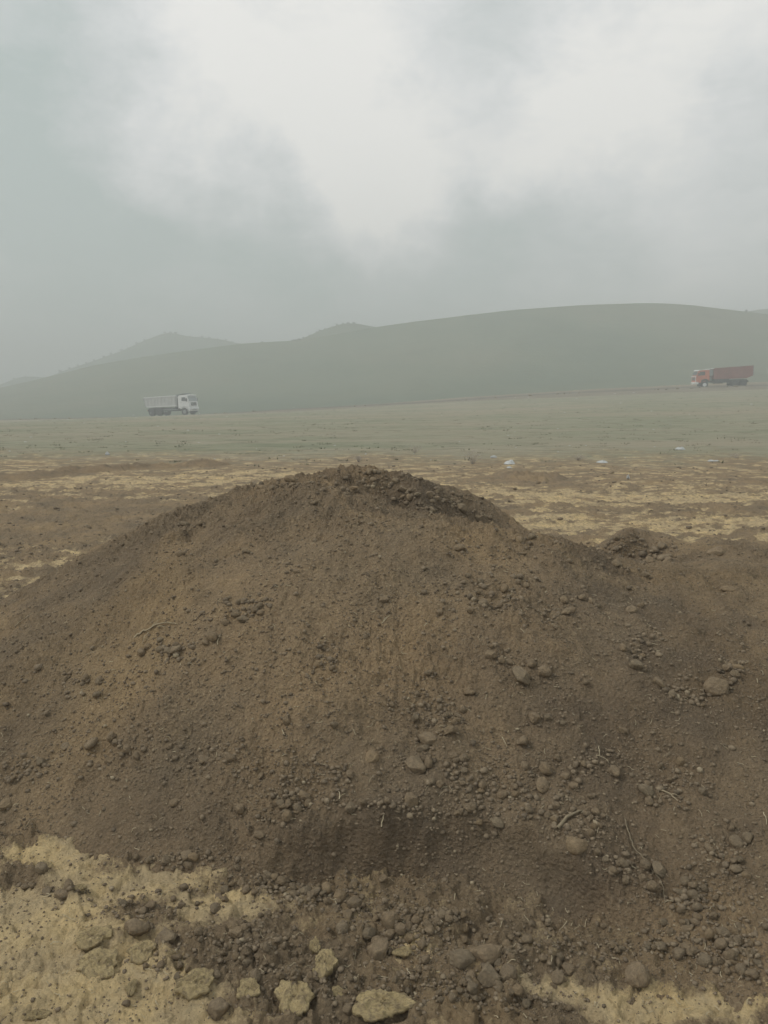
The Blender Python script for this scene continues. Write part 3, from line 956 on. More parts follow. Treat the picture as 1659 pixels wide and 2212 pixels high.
def twig(name, lines, rpx, mat, label, cat='twig'):
    parts = []
    for j, l in enumerate(lines):
        P = twig_path(l)
        dist = np.linalg.norm(P[0] - (0, 0, EYE))
        r0 = rpx * dist / FPX * (1 if j == 0 else .6)
        parts.append(tube_np(P, np.linspace(r0, r0 * .45, len(P))))
    V, F = join_np(parts)
    base = V.mean(0); base[2] = V[:, 2].min()
    o = add(name, mesh_np(name, V - base, F, M[mat]), None, base)
    tag(o, label, cat)
    return o


A = lambda q: (q[0] * .336, 1226.3 + q[1] * .336)
B = lambda q: (557.4 + q[0] * .336, 1226.3 + q[1] * .336)
Cc = lambda q: (1101.4 + q[0] * .336, 1114.8 + q[1] * .336)
Dd = lambda q: (1226.3 + q[0] * .2607, 1616.5 + q[1] * .2607)
E = lambda q: (822.7 + q[0] * .5039, 1672.2 + q[1] * .5039)
G_ = lambda q: (822.7 + q[0] * .5039, 975.5 + q[1] * .5039)
H_ = lambda q: (q[0] * .5039, 1672.2 + q[1] * .5039)
mp = lambda f, l: [f(q) for q in l]
twig('twig', [mp(A, [(865, 460), (940, 415), (1020, 375), (1080, 362), (1135, 368)]), mp(A, [(960, 408), (1035, 335)]), mp(A, [(1015, 385), (1060, 393)]), mp(A, [(955, 425), (915, 498)])], 2.0, 'pale_wood', 'forked pale dry branch lying on the slope beside a cluster of clods', 'branch')
twig('twig', [mp(A, [(95, 382), (150, 345), (210, 297)])], .9, 'pale_wood', 'thin pale twig lying near the outer edge of the heap')
twig('twig', [mp(A, [(553, 568), (605, 552)])], .8, 'pale_wood', 'short pale stick under the forked branch, the flatter of two')
twig('twig', [mp(A, [(628, 600), (642, 575)])], .8, 'pale_wood', 'tiny steep stick under the forked branch, the shorter of two')
twig('twig', [mp(A, [(1397, 500), (1410, 455)])], .8, 'straw', 'short upright straw below the hole in the mid slope')
twig('twig', [mp(B, [(800, 362), (815, 340), (840, 322)])], .8, 'straw', 'curved straw in the middle of the slope')
twig('twig', [mp(B, [(1070, 380), (1095, 365)])], .8, 'straw', 'short slanting straw beside the smooth hollow in the slope')
twig('twig', [mp(B, [(1570, 1095), (1585, 1135), (1600, 1160)])], .9, 'straw', 'bent straw standing under the round orange-brown stone')
twig('twig', [mp(Cc, [(567, 1490), (577, 1550)]), mp(Cc, [(555, 1543), (640, 1597)])], 1.0, 'straw', 'two pale straws crossing in a V on the dark flank')
twig('root', [mp(Dd, [(475, 595), (500, 700), (540, 830), (620, 930), (700, 1040), (770, 1120), (795, 1190), (803, 1290)])], 1.1, 'twig_bark', 'long thin bent root running down past the tan angular stone', 'root')
twig('twig', [mp(Dd, [(780, 360), (830, 390), (910, 445)]), mp(Dd, [(838, 395), (920, 405)])], 1.8, 'pale_wood', 'split wood splinter on the lower flank above the long root', 'splinter')
twig('twig', [mp(Dd, [(1620, 540), (1650, 640)])], 1.0, 'straw', 'pale straw at the far side of the flank, by the picture edge')
twig('root', [mp(E, [(758, 238), (795, 195), (835, 178), (862, 160)])], 4.0, 'twig_bark', 'thick short root sticking out beside the pebble cluster', 'root')
twig('twig', [mp(G_, [(205, 282), (218, 266), (225, 253)]), mp(G_, [(216, 268), (209, 262)])], .9, 'pale_wood', 'small forked twig on the back slope behind the crest')
twig('twig', [mp(G_, [(5, 745), (40, 705)])], .8, 'straw', 'fine straw beside the fresh slide on the crest face')
twig('twig', [mp(H_, [(105, 240), (140, 205), (172, 198)])], 1.0, 'twig_bark', 'dark curved twig at the low edge of the heap above the clay strip')
twig('twig', [mp(H_, [(560, 255), (585, 235)])], .8, 'straw', 'short straw in the dark bank above the clay')
twig('twig', [mp(H_, [(220, 738), (265, 728)])], .9, 'straw', 'pale straw lying on the trodden clay')
twig('twig', [mp(H_, [(1455, 110), (1453, 75)])], 1.2, 'straw', 'upright straw beside the round stone above the bank')
twig('twig', [mp(H_, [(1635, 230), (1645, 180)])], 1.4, 'straw', 'thick straw standing in the overhanging bank')

parts = []
for i in range(1100):
    px, py = random.uniform(0, 1659), random.uniform(1030, 2200)
    if random.random() < .5:
        c = random.choice(CLUSTERS); px, py = c[0] + random.gauss(0, 60), c[1] + random.gauss(0, 40)
    j = random.randrange(len(PX))
    q = (PX[j] + random.gauss(0, .02), PY[j] + random.gauss(0, .02))
    L = random.uniform(.006, .026) * (1.5 if random.random() < .1 else 1); a = random.uniform(0, 6.28)
    n = 4
    P = []
    bend = random.uniform(-.6, .6)
    for k in range(n):
        f = k / (n - 1) - .5
        P.append((q[0] + L * f * math.cos(a + bend * f), q[1] + L * f * math.sin(a + bend * f)))
    P = np.array(P)
    z = surf(P[:, 0], P[:, 1]) + .003 + np.linspace(0, random.uniform(0, .35) * L, n)
    if z.max() - z.min() > .6 * L:
        continue
    parts.append(tube_np(np.column_stack([P, z]), np.full(n, random.uniform(.0005, .0011)), 4))
V, F = join_np(parts)
tag(add('straw', mesh_np('straw', V, F, M['straw'])), 'scattered bits of pale straw and roots in the soil', 'straw', kind='stuff')

# ------------------------------------------------------------------ low berm and mounds on the stripped ground
def mound(name, line, height, width, label, cat, seed, n=150, m_=26):
    P = np.array([spot(*q) for q in line])
    tpar = np.linspace(0, len(P) - 1, n)
    cx, cy = np.interp(tpar, np.arange(len(P)), P[:, 0]), np.interp(tpar, np.arange(len(P)), P[:, 1])
    dx, dy = np.gradient(cx), np.gradient(cy)
    L = np.hypot(dx, dy); nx, ny = -dy / L, dx / L
    s = np.linspace(-1, 1, m_)
    S, I = np.meshgrid(s, np.arange(n))
    wv = width * (1 + .35 * gnoise(np.linspace(0, 14, n), np.zeros(n), seed))
    Xx, Yy = cx[I] + nx[I] * S * wv[I], cy[I] + ny[I] * S * wv[I]
    ends = np.clip(np.minimum(np.arange(n), n - 1 - np.arange(n)) / (n * .14), 0, 1) ** .7
    prof = (1 - S ** 2) ** 1.1 * ends[I]
    Zz = ground_z(Xx, Yy, False) - .03 + height * prof * (1 + .5 * gnoise(Xx * 1.6, Yy * 1.6, seed + 2)) + prof * height * .5 * fbm(Xx * 5, Yy * 5, 3, seed + 4, .6)
    o = add(name, mesh_np(name, np.stack([Xx, Yy, Zz], -1).reshape(-1, 3), grid_faces(n, m_), M['soil'], True, {'dry': np.full(Xx.size, .5)}))
    return tag(o, label, cat)


mound('soil_berm', [(-200, 1052), (-60, 1040), (130, 1025), (250, 1014), (400, 1006), (520, 1000)], .12, .55, 'long low dark soil berm between the stripped ground and the green field', 'berm', 81)
mound('soil_mound', [(1085, 1034), (1150, 1033), (1225, 1033)], .13, .7, 'flat dark soil mound on the stripped ground behind the heap', 'mound', 84, 60)
mound('soil_mound', [(1570, 1042), (1640, 1040), (1760, 1042)], .07, .5, 'faint low soil ridge at the far border of the stripped ground', 'mound', 87, 60)
for (px, py, wp, hp, lab) in [(1162, 1041, 15, 13, 'dark pointed clod in front of the flat soil mound'), (1319, 1020, 14, 8, 'dark round clod at the border of the green field'),
                              (1000, 1026, 10, 6, 'small dark clod beside the summit of the heap'), (190, 1137, 16, 10, 'dark clod on the blackish stripped ground')]:
    put_stone('stone', px, py, wp, hp, None, lab, 'clod')

# loose crumbs on the stripped ground
parts, tones = [], []
LY = 5.2 * (17 / 5.2) ** rng.random(3000)
LX = rng.uniform(-.58, .58, 3000) * LY
LH, LC, LZ = heap_form(LX, LY), clay_mask(LX, LY), ground_z(LX, LY)
for i in range(3000):
    x, y = LX[i], LY[i]
    if LH[i] > .02 or random.random() < LC[i] * .8:
        continue
    s = random.uniform(.005, .02) * (2.0 if random.random() < .05 else 1)
    V = TINY[i % 10] * (s * random.uniform(.9, 1.6), s, s * .7) + (x, y, LZ[i] + s * .2)
    parts.append((V, ICO1[1])); tones.append(np.full(len(V), random.uniform(.1, .6)))
V, F = join_np(parts)
o = add('crumbs', mesh_np('crumbs', V, F, M['crumb'], True, {'tone': np.concatenate(tones)}), ground)
o['kind'] = 'stuff'

# ------------------------------------------------------------------ field: tufts, weeds, litter
parts = []
LY = 14.5 * (100 / 14.5) ** (rng.random(2600) ** .8)
LX = rng.uniform(-.6, .6, 2600) * LY
LG, LN, LZ = grass_mask(LX, LY), gnoise(LX * .25, LY * .25, 91), ground_z(LX, LY)
for i in range(2600):
    x, y, z = LX[i], LY[i], LZ[i]
    if random.random() > LG[i] + .03 or LN[i] < random.uniform(-.5, .6):
        continue
    hgt = random.uniform(.02, .06) * (1.5 if random.random() < .1 else 1)
    wid = random.uniform(.06, .22)
    for k in range(9):
        a, rr_ = random.uniform(0, 6.28), wid * math.sqrt(random.random())
        bx, by = x + rr_ * math.cos(a), y + rr_ * math.sin(a) * .7
        la = random.uniform(0, 6.28); wv = random.uniform(.008, .02)
        V = np.array(((bx - wv * math.sin(la), by + wv * math.cos(la), z - .01), (bx + wv * math.sin(la), by - wv * math.cos(la), z - .01),
                      (bx + .5 * hgt * math.cos(a), by + .5 * hgt * math.sin(a), z + hgt * random.uniform(.5, 1))))
        parts.append((V, np.array(((0, 1, 2),))))
V, F = join_np(parts)
tag(add('grass', mesh_np('grass', V, F, M['tuft_green'], False)), 'short sparse tufts of grass across the field', 'grass', kind='stuff')


def weed(px, py, hpx, wpx, label, seed):
    r = random.Random(seed)
    p = hit(px, py, 40)
    dist = (p - Vector((0, 0, EYE))).length
    Hh, Ww = hpx * dist / FPX, wpx * dist / FPX / 2
    parts = []
    for i in range(30):
        a = r.uniform(0, 6.28); lean = r.uniform(.1, 1.0)
        top = np.array((math.cos(a) * Ww * lean, math.sin(a) * Ww * lean, Hh * r.uniform(.55, 1.0) * (1.1 - .5 * lean)))
        mid_ = top * .5 + (r.uniform(-.03, .03), r.uniform(-.03, .03), .12 * Hh)
        P = np.array(((0, 0, -.02), mid_, top))
        parts.append(tube_np(P, (.0035, .0025, .0012), 3))
        for k in range(3):
            e = top * r.uniform(.8, 1.0) + np.array((r.uniform(-1, 1), r.uniform(-1, 1), r.uniform(-.2, .8))) * Hh * .28
            parts.append(tube_np(np.array((mid_ * .4 + top * .6, e)), (.0018, .001), 3))
    V, F = join_np(parts)
    tag(add('dry_weed', mesh_np('dry_weed', V, F, M['dry_weed'])), label, 'weed').location = p


weed(1020, 1002, 34, 48, 'tall spindly dry weed beside the white plastic sheet', 1)
weed(895, 978, 20, 46, 'low reddish dry weed in the field beyond the summit of the heap', 3)
weed(1248, 994, 14, 40, 'low dark dry weed between the two white scraps', 4)
weed(1590, 990, 12, 34, 'flat dark dry weed beyond the thin white strip', 5)
weed(775, 998, 16, 26, 'small dry weed just behind the summit of the heap', 6)


def scrap_mesh(seed, n=9, crumple=.35):
    r = np.random.default_rng(seed)
    u, v_ = np.meshgrid(np.linspace(-1, 1, n), np.linspace(-1, 1, n))
    q = 1 + .25 * gnoise(u * 1.3, v_ * 1.3, seed)
    Zz = crumple * (fbm(u * 1.4, v_ * 1.4, 3, seed, .6) + .9) * (1.15 - np.maximum(np.abs(u), np.abs(v_)) ** 3)
    rr_ = np.maximum(1e-6, np.hypot(u, v_)); k = np.maximum(np.abs(u), np.abs(v_)) / rr_
    V = np.stack([u * k * q, v_ * k * q, Zz], -1).reshape(-1, 3)
    top = len(V)
    V2 = V - (0, 0, .05)
    F = grid_faces(n, n)
    ring = np.concatenate([np.arange(n), np.arange(2 * n - 1, n * n, n), np.arange(n * n - 2, n * n - n - 1, -1), np.arange(n * n - 2 * n, 0, -n)])
    side = np.stack([ring, np.roll(ring, -1), np.roll(ring, -1) + top, ring + top], -1)
    return mesh_np('litter', np.vstack([V, V2]), np.vstack([F, F[:, ::-1] + top, side]), None)


SCR = [scrap_mesh(i) for i in range(6)]
for s in SCR:
    s.materials.append(M['white_plastic'])


def litter(name, px, py, wp, hp, label, cat, group=None, i=0, lift=.0, depth=1.0):
    p = hit(px, py + hp * .5, 140)
    if p is None:
        return
    dist = (p - Vector((0, 0, EYE))).length
    o = add(name, SCR[i % 6])
    a, h = wp * dist / FPX / 2, hp * dist / FPX
    o.scale = (a, a * depth, h * 1.3)
    o.location = p + Vector((0, 0, .002))
    o.rotation_euler = (0, 0, random.uniform(-.5, .5))
    tag(o, label, cat, group)


litter('plastic_sheet', 1100, 997, 26, 11, 'crumpled white plastic sheet lying on the field behind the heap', 'litter', i=0)
litter('litter', 1066, 985, 15, 8, 'bent white scrap just beside the spindly dry weed', 'litter', i=1, depth=.4)
litter('litter', 1100, 1009, 12, 4, 'small pale scrap in front of the crumpled plastic sheet', 'litter', i=2)
litter('litter', 1301, 996, 21, 7, 'flat pale plastic scrap between the plastic sheet and the thin strip', 'litter', i=3)
litter('litter', 1541, 994, 24, 5, 'thin white strip lying in the field below the red truck', 'litter', i=4, depth=.4)
litter('litter', 1470, 967, 20, 8, 'ragged white scrap in the grass, farther off than the thin strip', 'litter', i=5)
litter('litter', 232, 978, 9, 11, 'white bag standing up alone in the field before the white truck', 'litter', i=1, depth=.7)
litter('litter', 1357, 1029, 8, 10, 'pale upright shred beside the dark round clod', 'litter', i=2, depth=.3)
for i in range(60):
    px = random.uniform(20, 1640)
    base = 905 - .042 * px
    py = base + (995 - base) * random.random() ** 1.4
    litter('litter', px, py, random.uniform(2, 5), random.uniform(.8, 2.2), 'tiny white scrap among many strewn over the green field', 'litter', 'tiny scraps on the field', i=i)

# ------------------------------------------------------------------ dirt road and the stones along it
YR = 118.
def road_strip():
    xs = np.linspace(-150, 190, 300)
    s = np.linspace(-1, 1, 9)
    Xx, S = np.meshgrid(xs, s, indexing='ij')
    Yy = YR + S * 3.2 + .8 * gnoise(Xx * .03, Xx * 0, 95)
    Zz = plain_z(Xx, Yy) + .14 * gnoise(Xx * .045, Yy * .07, 52) + .16 * (1 - S ** 4) - .05 + .03 * gnoise(Xx * .6, Yy * .9, 96)
    me = mesh_np('dirt_road', np.stack([Xx, Yy, Zz], -1).reshape(-1, 3), grid_faces(300, 9)[:, ::-1], M['road'])
    return tag(add('dirt_road', me), kind='structure')


plain('road', (.16, .14, .108), .95, .25, .6, 0, .1)
road_strip()
VERGE = [mesh_np('stone', pebble_shape(ICO2, np.random.default_rng(500 + i), .2, 4), ICO2[1], M['clod']) for i in range(5)]
for i in range(70):
    x = random.uniform(-60, 66); y = YR - 3.4 + random.gauss(0, .8)
    s = random.uniform(.08, .24)
    pale = random.random() < .25
    o = add('stone', VERGE[i % 5])
    z = plain_z(x, y) + .14 * gnoise(np.array([x * .045]), np.array([y * .07]), 52)[0]
    o.location = (x, y, float(z) + s * .3)
    o.scale = (s * random.uniform(1, 2), s, s * random.uniform(.6, 1))
    o.rotation_euler.z = random.uniform(0, 6)
    tag(o, 'dark stone in the rough line along the near verge of the dirt road', 'stone', 'stones along the dirt road')

# ------------------------------------------------------------------ shrubs on the skyline
def shrub_mesh(seed):
    r = np.random.default_rng(seed)
    parts = [tube_np(np.array(((0, 0, -.3), (.05, 0, .5), (0, .1, 1.1))), (.09, .06, .03), 4)]
    for i in range(110):
        d = r.normal(size=3); d /= np.linalg.norm(d)
        c = d * np.array((1.0, 1.0, .7)) * r.uniform(.3, 1.0) ** .6 + (0, 0, .9)
        n1, n2 = r.normal(size=3) * .24, r.normal(size=3) * .24
        parts.append((np.array((c, c + n1, c + n2)), np.array(((0, 1, 2),))))
    V, F = join_np(parts)
    return mesh_np('shrub', V, F, M['shrub_green'], False)


SH = [shrub_mesh(i) for i in range(4)]


def shrubs(pts, D, xs, label, group, smin=.22, smax=.55):
    for i, px in enumerate(xs):
        py = np.interp(px, [q[0] for q in pts], [q[1] for q in pts])
        d = ray(px, py)
        k = D / d[1]
        o = add('shrub', SH[i % 4])
        s = random.uniform(smin, smax)
        o.location = (d[0] * k, D, EYE + d[2] * k - .35 * s)
        o.scale = (s * random.uniform(1, 1.6), s, s)
        o.rotation_euler.z = random.uniform(0, 6)
        tag(o, label, 'shrub', group)


shrubs(KNOBP, 250, [655, 668, 684, 690, 702, 716, 728, 741, 752, 764], 'small dark shrub on the skyline of the knoll in the middle', 'shrubs on the knoll')
shrubs(PEAKP, 335, [30, 55, 130, 150, 168, 186, 203, 224, 240, 262, 276, 295, 312, 356, 368, 380, 410, 436, 452, 470, 488, 502], 'small dark shrub on the skyline of the far peaked hill', 'shrubs on the peaked hill', .25, .6)
shrubs(MAINP, 215, [566, 634, 640, 646], 'small shrub on the saddle between the two far tops', 'shrubs on the saddle', .25, .5)
shrubs(MAINP, 215, [1612], 'single small shrub where the long hill crest slopes down', None, .3, .4)

# ------------------------------------------------------------------ trucks (x forward, y to the left, z up)
def bx(x0, x1, y0, y1, z0, z1):
    V = np.array([(x, y, z) for x in (x0, x1) for y in (y0, y1) for z in (z0, z1)], float)
    F = np.array(((0, 1, 3), (0, 3, 2), (4, 6, 7), (4, 7, 5), (0, 4, 5), (0, 5, 1), (2, 3, 7), (2, 7, 6), (0, 2, 6), (0, 6, 4), (1, 5, 7), (1, 7, 3)))
    return V, F


def prism(prof, y0, y1):
    """side profile (x, z), counter-clockwise or not, pulled from y0 to y1"""
    n = len(prof)
    V = np.array([(x, y0, z) for x, z in prof] + [(x, y1, z) for x, z in prof], float)
    F = [(i, (i + 1) % n, n + (i + 1) % n) for i in range(n)] + [(i, n + (i + 1) % n, n + i) for i in range(n)]
    cV = np.array([[np.mean([p[0] for p in prof]), y0, np.mean([p[1] for p in prof])], [np.mean([p[0] for p in prof]), y1, np.mean([p[1] for p in prof])]])
    V = np.vstack([V, cV])
    F += [(2 * n, (i + 1) % n, i) for i in range(n)] + [(2 * n + 1, n + i, n + (i + 1) % n) for i in range(n)]
    return V, np.array(F)


def disc(cx, cz, y0, y1, r, n=24, r_in=0.):
    a = np.linspace(0, 2 * np.pi, n, endpoint=False)
    return prism([(cx + r * math.cos(q), cz + r * math.sin(q)) for q in a], y0, y1)


def part(name, geo, mat, parent, bevel=0.):
    V, F = join_np(geo) if isinstance(geo, list) else geo
    me = mesh_np(name, V, F, M[mat], False)
    bm = bmesh.new(); bm.from_mesh(me)
    bmesh.ops.remove_doubles(bm, verts=bm.verts, dist=1e-5)
    bmesh.ops.recalc_face_normals(bm, faces=bm.faces)
    if bevel:
        bmesh.ops.bevel(bm, geom=[e for e in bm.edges if len(e.link_faces) == 2 and e.calc_face_angle(0) > .5], offset=bevel, segments=2, affect='EDGES', profile=.5)
    bm.to_mesh(me); bm.free()
    return add(name, me, parent)


def wheel(parent, x, r, ytrack, wid, rim_mat, dual=False):
    for s in (-1, 1):
        yo, yi = s * ytrack, s * (ytrack - wid * (2.1 if dual else 1))
        wv = part('wheel', disc(x, r, yo * 1.0, yi, r * .62), 'dark_iron', parent)
        prof = [(r * .6, 0), (r * .96, .0), (r, .06), (r, wid - .06), (r * .96, wid), (r * .6, wid)]
        V, F = [], []
        n = 24
        for pr, py in prof:
            a = np.linspace(0, 2 * np.pi, n, endpoint=False)
            V.append(np.stack([x + pr * np.cos(a), np.full(n, yo - s * py), r + pr * np.sin(a)], -1))
        Q = grid_faces(len(prof), n, True)
        part('tyre', (np.vstack(V), np.vstack([Q[:, [0, 1, 2]], Q[:, [0, 2, 3]]])), 'tyre_rubber', wv)
        part('rim', [disc(x, r, yo + s * .01, yo - s * .08, r * .55), disc(x, r, yo + s * .07, yo - s * .02, r * .22, 12)], rim_mat, wv)
        if dual:
            Q2 = [(v - (0, s * (wid + .06), 0)) for v in V]
            part('tyre', (np.vstack(Q2), np.vstack([Q[:, [0, 1, 2]], Q[:, [0, 2, 3]]])), 'tyre_rubber', wv)


def white_truck():
    t = bpy.data.objects.new('dump_truck', None); C.objects.link(t)
    tag(t, 'white high-sided dump truck with ribbed bed driving along the far dirt road', 'truck')
    W = 1.25
    part('chassis', [bx(.4, 7.9, -.45, -.3, .85, 1.15), bx(.4, 7.9, .3, .45, .85, 1.15), bx(.9, 3.3, -.5, .5, .55, .95), bx(5.4, 5.7, -.9, .9, .7, 1.3), bx(.4, .55, -1.0, 1.0, .7, 1.0)], 'dark_iron', t)
    bed = part('bed', [prism([(.35, 1.5), (.1, 2.0), (0, 2.85), (.12, 2.85), (.22, 2.05), (.42, 1.6), (5.9, 1.5), (5.9, 1.38), (.6, 1.32)], -W + .1, W - .1)] +
               [prism([(.35, 1.5), (0, 2.85), (5.95, 3.0), (5.95, 1.42), (.6, 1.36)], s * W - s * .02, s * W - s * .1) for s in (-1, 1)] +
               [bx(5.88, 6.0, -W + .02, W - .02, 1.4, 3.15)], 'bed_white', t)
    for s in (-1, 1):
        for i in range(9):
            x = .55 + i * .64
            part('rib', bx(x, x + .12, s * W - .02, s * (W + .07), 1.5, 2.84 + x * .018), 'bed_white', bed, .01)
        part('side_rail', prism([(0, 2.80), (0, 2.93), (5.95, 3.08), (5.95, 2.95)], s * (W + .09), s * (W - .12)), 'white_paint', bed)
        part('sill_rail', prism([(.5, 1.36), (.5, 1.50), (5.95, 1.56), (5.95, 1.42)], s * (W + .08), s * (W - .06)), 'white_paint', bed)
    part('tailgate', [prism([(-.08, 2.88), (.02, 2.9), (.32, 1.5), (.22, 1.46)], -W - .03, W + .03), bx(-.1, .05, -W - .07, W + .07, 2.55, 2.68)], 'bed_grey', t)
    part('cab_shield', [prism([(5.9, 3.05), (5.9, 3.2), (7.25, 3.38), (7.25, 3.3)], -1.1, 1.1), bx(5.9, 6.02, -1.1, 1.1, 2.9, 3.2)], 'grey_steel', t)
    cab = part('cab', prism([(6.3, 1.05), (6.3, 2.85), (6.55, 3.05), (7.75, 3.08), (7.98, 2.95), (8.25, 2.0), (8.3, 1.25), (8.2, 1.05), (7.85, 1.05), (7.72, 1.32), (7.35, 1.45), (6.98, 1.32), (6.85, 1.05)], -W, W), 'white_paint', t, .05)
    part('windshield', prism([(8.015, 2.88), (8.225, 2.12), (8.245, 2.12), (8.035, 2.88)], -1.08, 1.08), 'glass_pale', cab)
    part('visor', prism([(7.75, 3.02), (8.2, 2.98), (8.2, 3.04), (7.75, 3.12)], -1.15, 1.15), 'white_paint', cab)
    part('grille', [bx(8.285, 8.33, -.7, .7, 1.45, 1.95)], 'dark_iron', cab)
    for i in range(4):
        part('slat', bx(8.325, 8.35, -.68, .68, 1.50 + i * .12, 1.54 + i * .12), 'bed_grey', cab)
    for s in (-1, 1):
        dr = part('door', prism([(6.72, 1.5), (6.68, 2.82), (7.72, 2.84), (7.86, 2.3), (7.9, 1.5)], s * (W + .012), s * (W - .03)), 'white_paint', cab)
        part('window', prism([(7.0, 2.18), (7.0, 2.72), (7.68, 2.74), (7.84, 2.25), (7.84, 2.12)], s * (W + .02), s * (W - .01)), 'glass_dark', dr)
        part('handle', bx(6.8, 6.95, s * (W + .01), s * (W + .04), 1.88, 1.92), 'dark_iron', dr)
        part('mirror', [bx(7.98, 8.06, s * (W + .12), s * (W + .3), 2.1, 2.6), bx(7.95, 8.0, s * W, s * (W + .2), 2.55, 2.6)], 'dark_iron', cab)
        part('wheel_arch', prism([(6.72, .95), (6.72, 1.2), (7.0, 1.46), (7.35, 1.54), (7.7, 1.46), (7.95, 1.2), (7.95, .95), (7.85, .95), (7.82, 1.15), (7.35, 1.42), (6.88, 1.15), (6.85, .95)], s * (W + .04), s * (W - .3)), 'white_paint', cab)
        part('headlight', bx(8.33, 8.41, s * .68, s * 1.08, .78, 1.0), 'lamp_glass', cab)
        part('mudguard', prism([(.7, 1.0), (.75, 1.2), (1.9, 1.28), (3.15, 1.22), (3.2, 1.0)], s * 1.22, s * .6), 'dark_iron', t)
        part('side_step', bx(7.95, 8.2, s * (W - .02), s * (W + .02), .5, .95), 'grey_steel', cab)
    part('bumper', [prism([(7.95, .6), (7.95, 1.12), (8.34, 1.16), (8.42, 1.0), (8.36, .6)], -W - .02, W + .02), ], 'white_paint', cab, .03)
    part('lower_grille', bx(8.35, 8.44, -.55, .55, .74, .95), 'bed_grey', cab)
    part('skid_plate', bx(8.0, 8.3, -.95, .95, .38, .6), 'dark_iron', cab)
    part('fuel_tank', [disc(4.75, .95, -1.15, -.5, .3, 16), bx(4.3, 5.2, -1.15, -.5, .68, 1.22)], 'dark_iron', t, .03)
    part('battery_box', bx(4.2, 5.1, .5, 1.15, .65, 1.2), 'dark_iron', t)
    part('air_filter', [disc(6.12, 0, 0, 0, 0.01, 6), bx(6.02, 6.25, -1.05, -.5, 1.3, 2.6)], 'dark_iron', t)
    part('underrun_bar', [bx(3.5, 4.2, -1.18, -1.12, .55, .68), bx(3.5, 6.2, -1.18, -1.12, .85, .95)], 'grey_steel', t)
    wheel(t, 7.35, .53, 1.2, .3, 'rim_steel')
    wheel(t, 2.65, .53, 1.22, .28, 'dark_iron', True)
    wheel(t, 1.25, .53, 1.22, .28, 'dark_iron', True)
    part('tail_lamp', bx(.36, .4, -1.05, -.75, .8, .95), 'orange_paint', t)
    part('tail_lamp', bx(.36, .4, .75, 1.05, .8, .95), 'orange_paint', t)
    return t


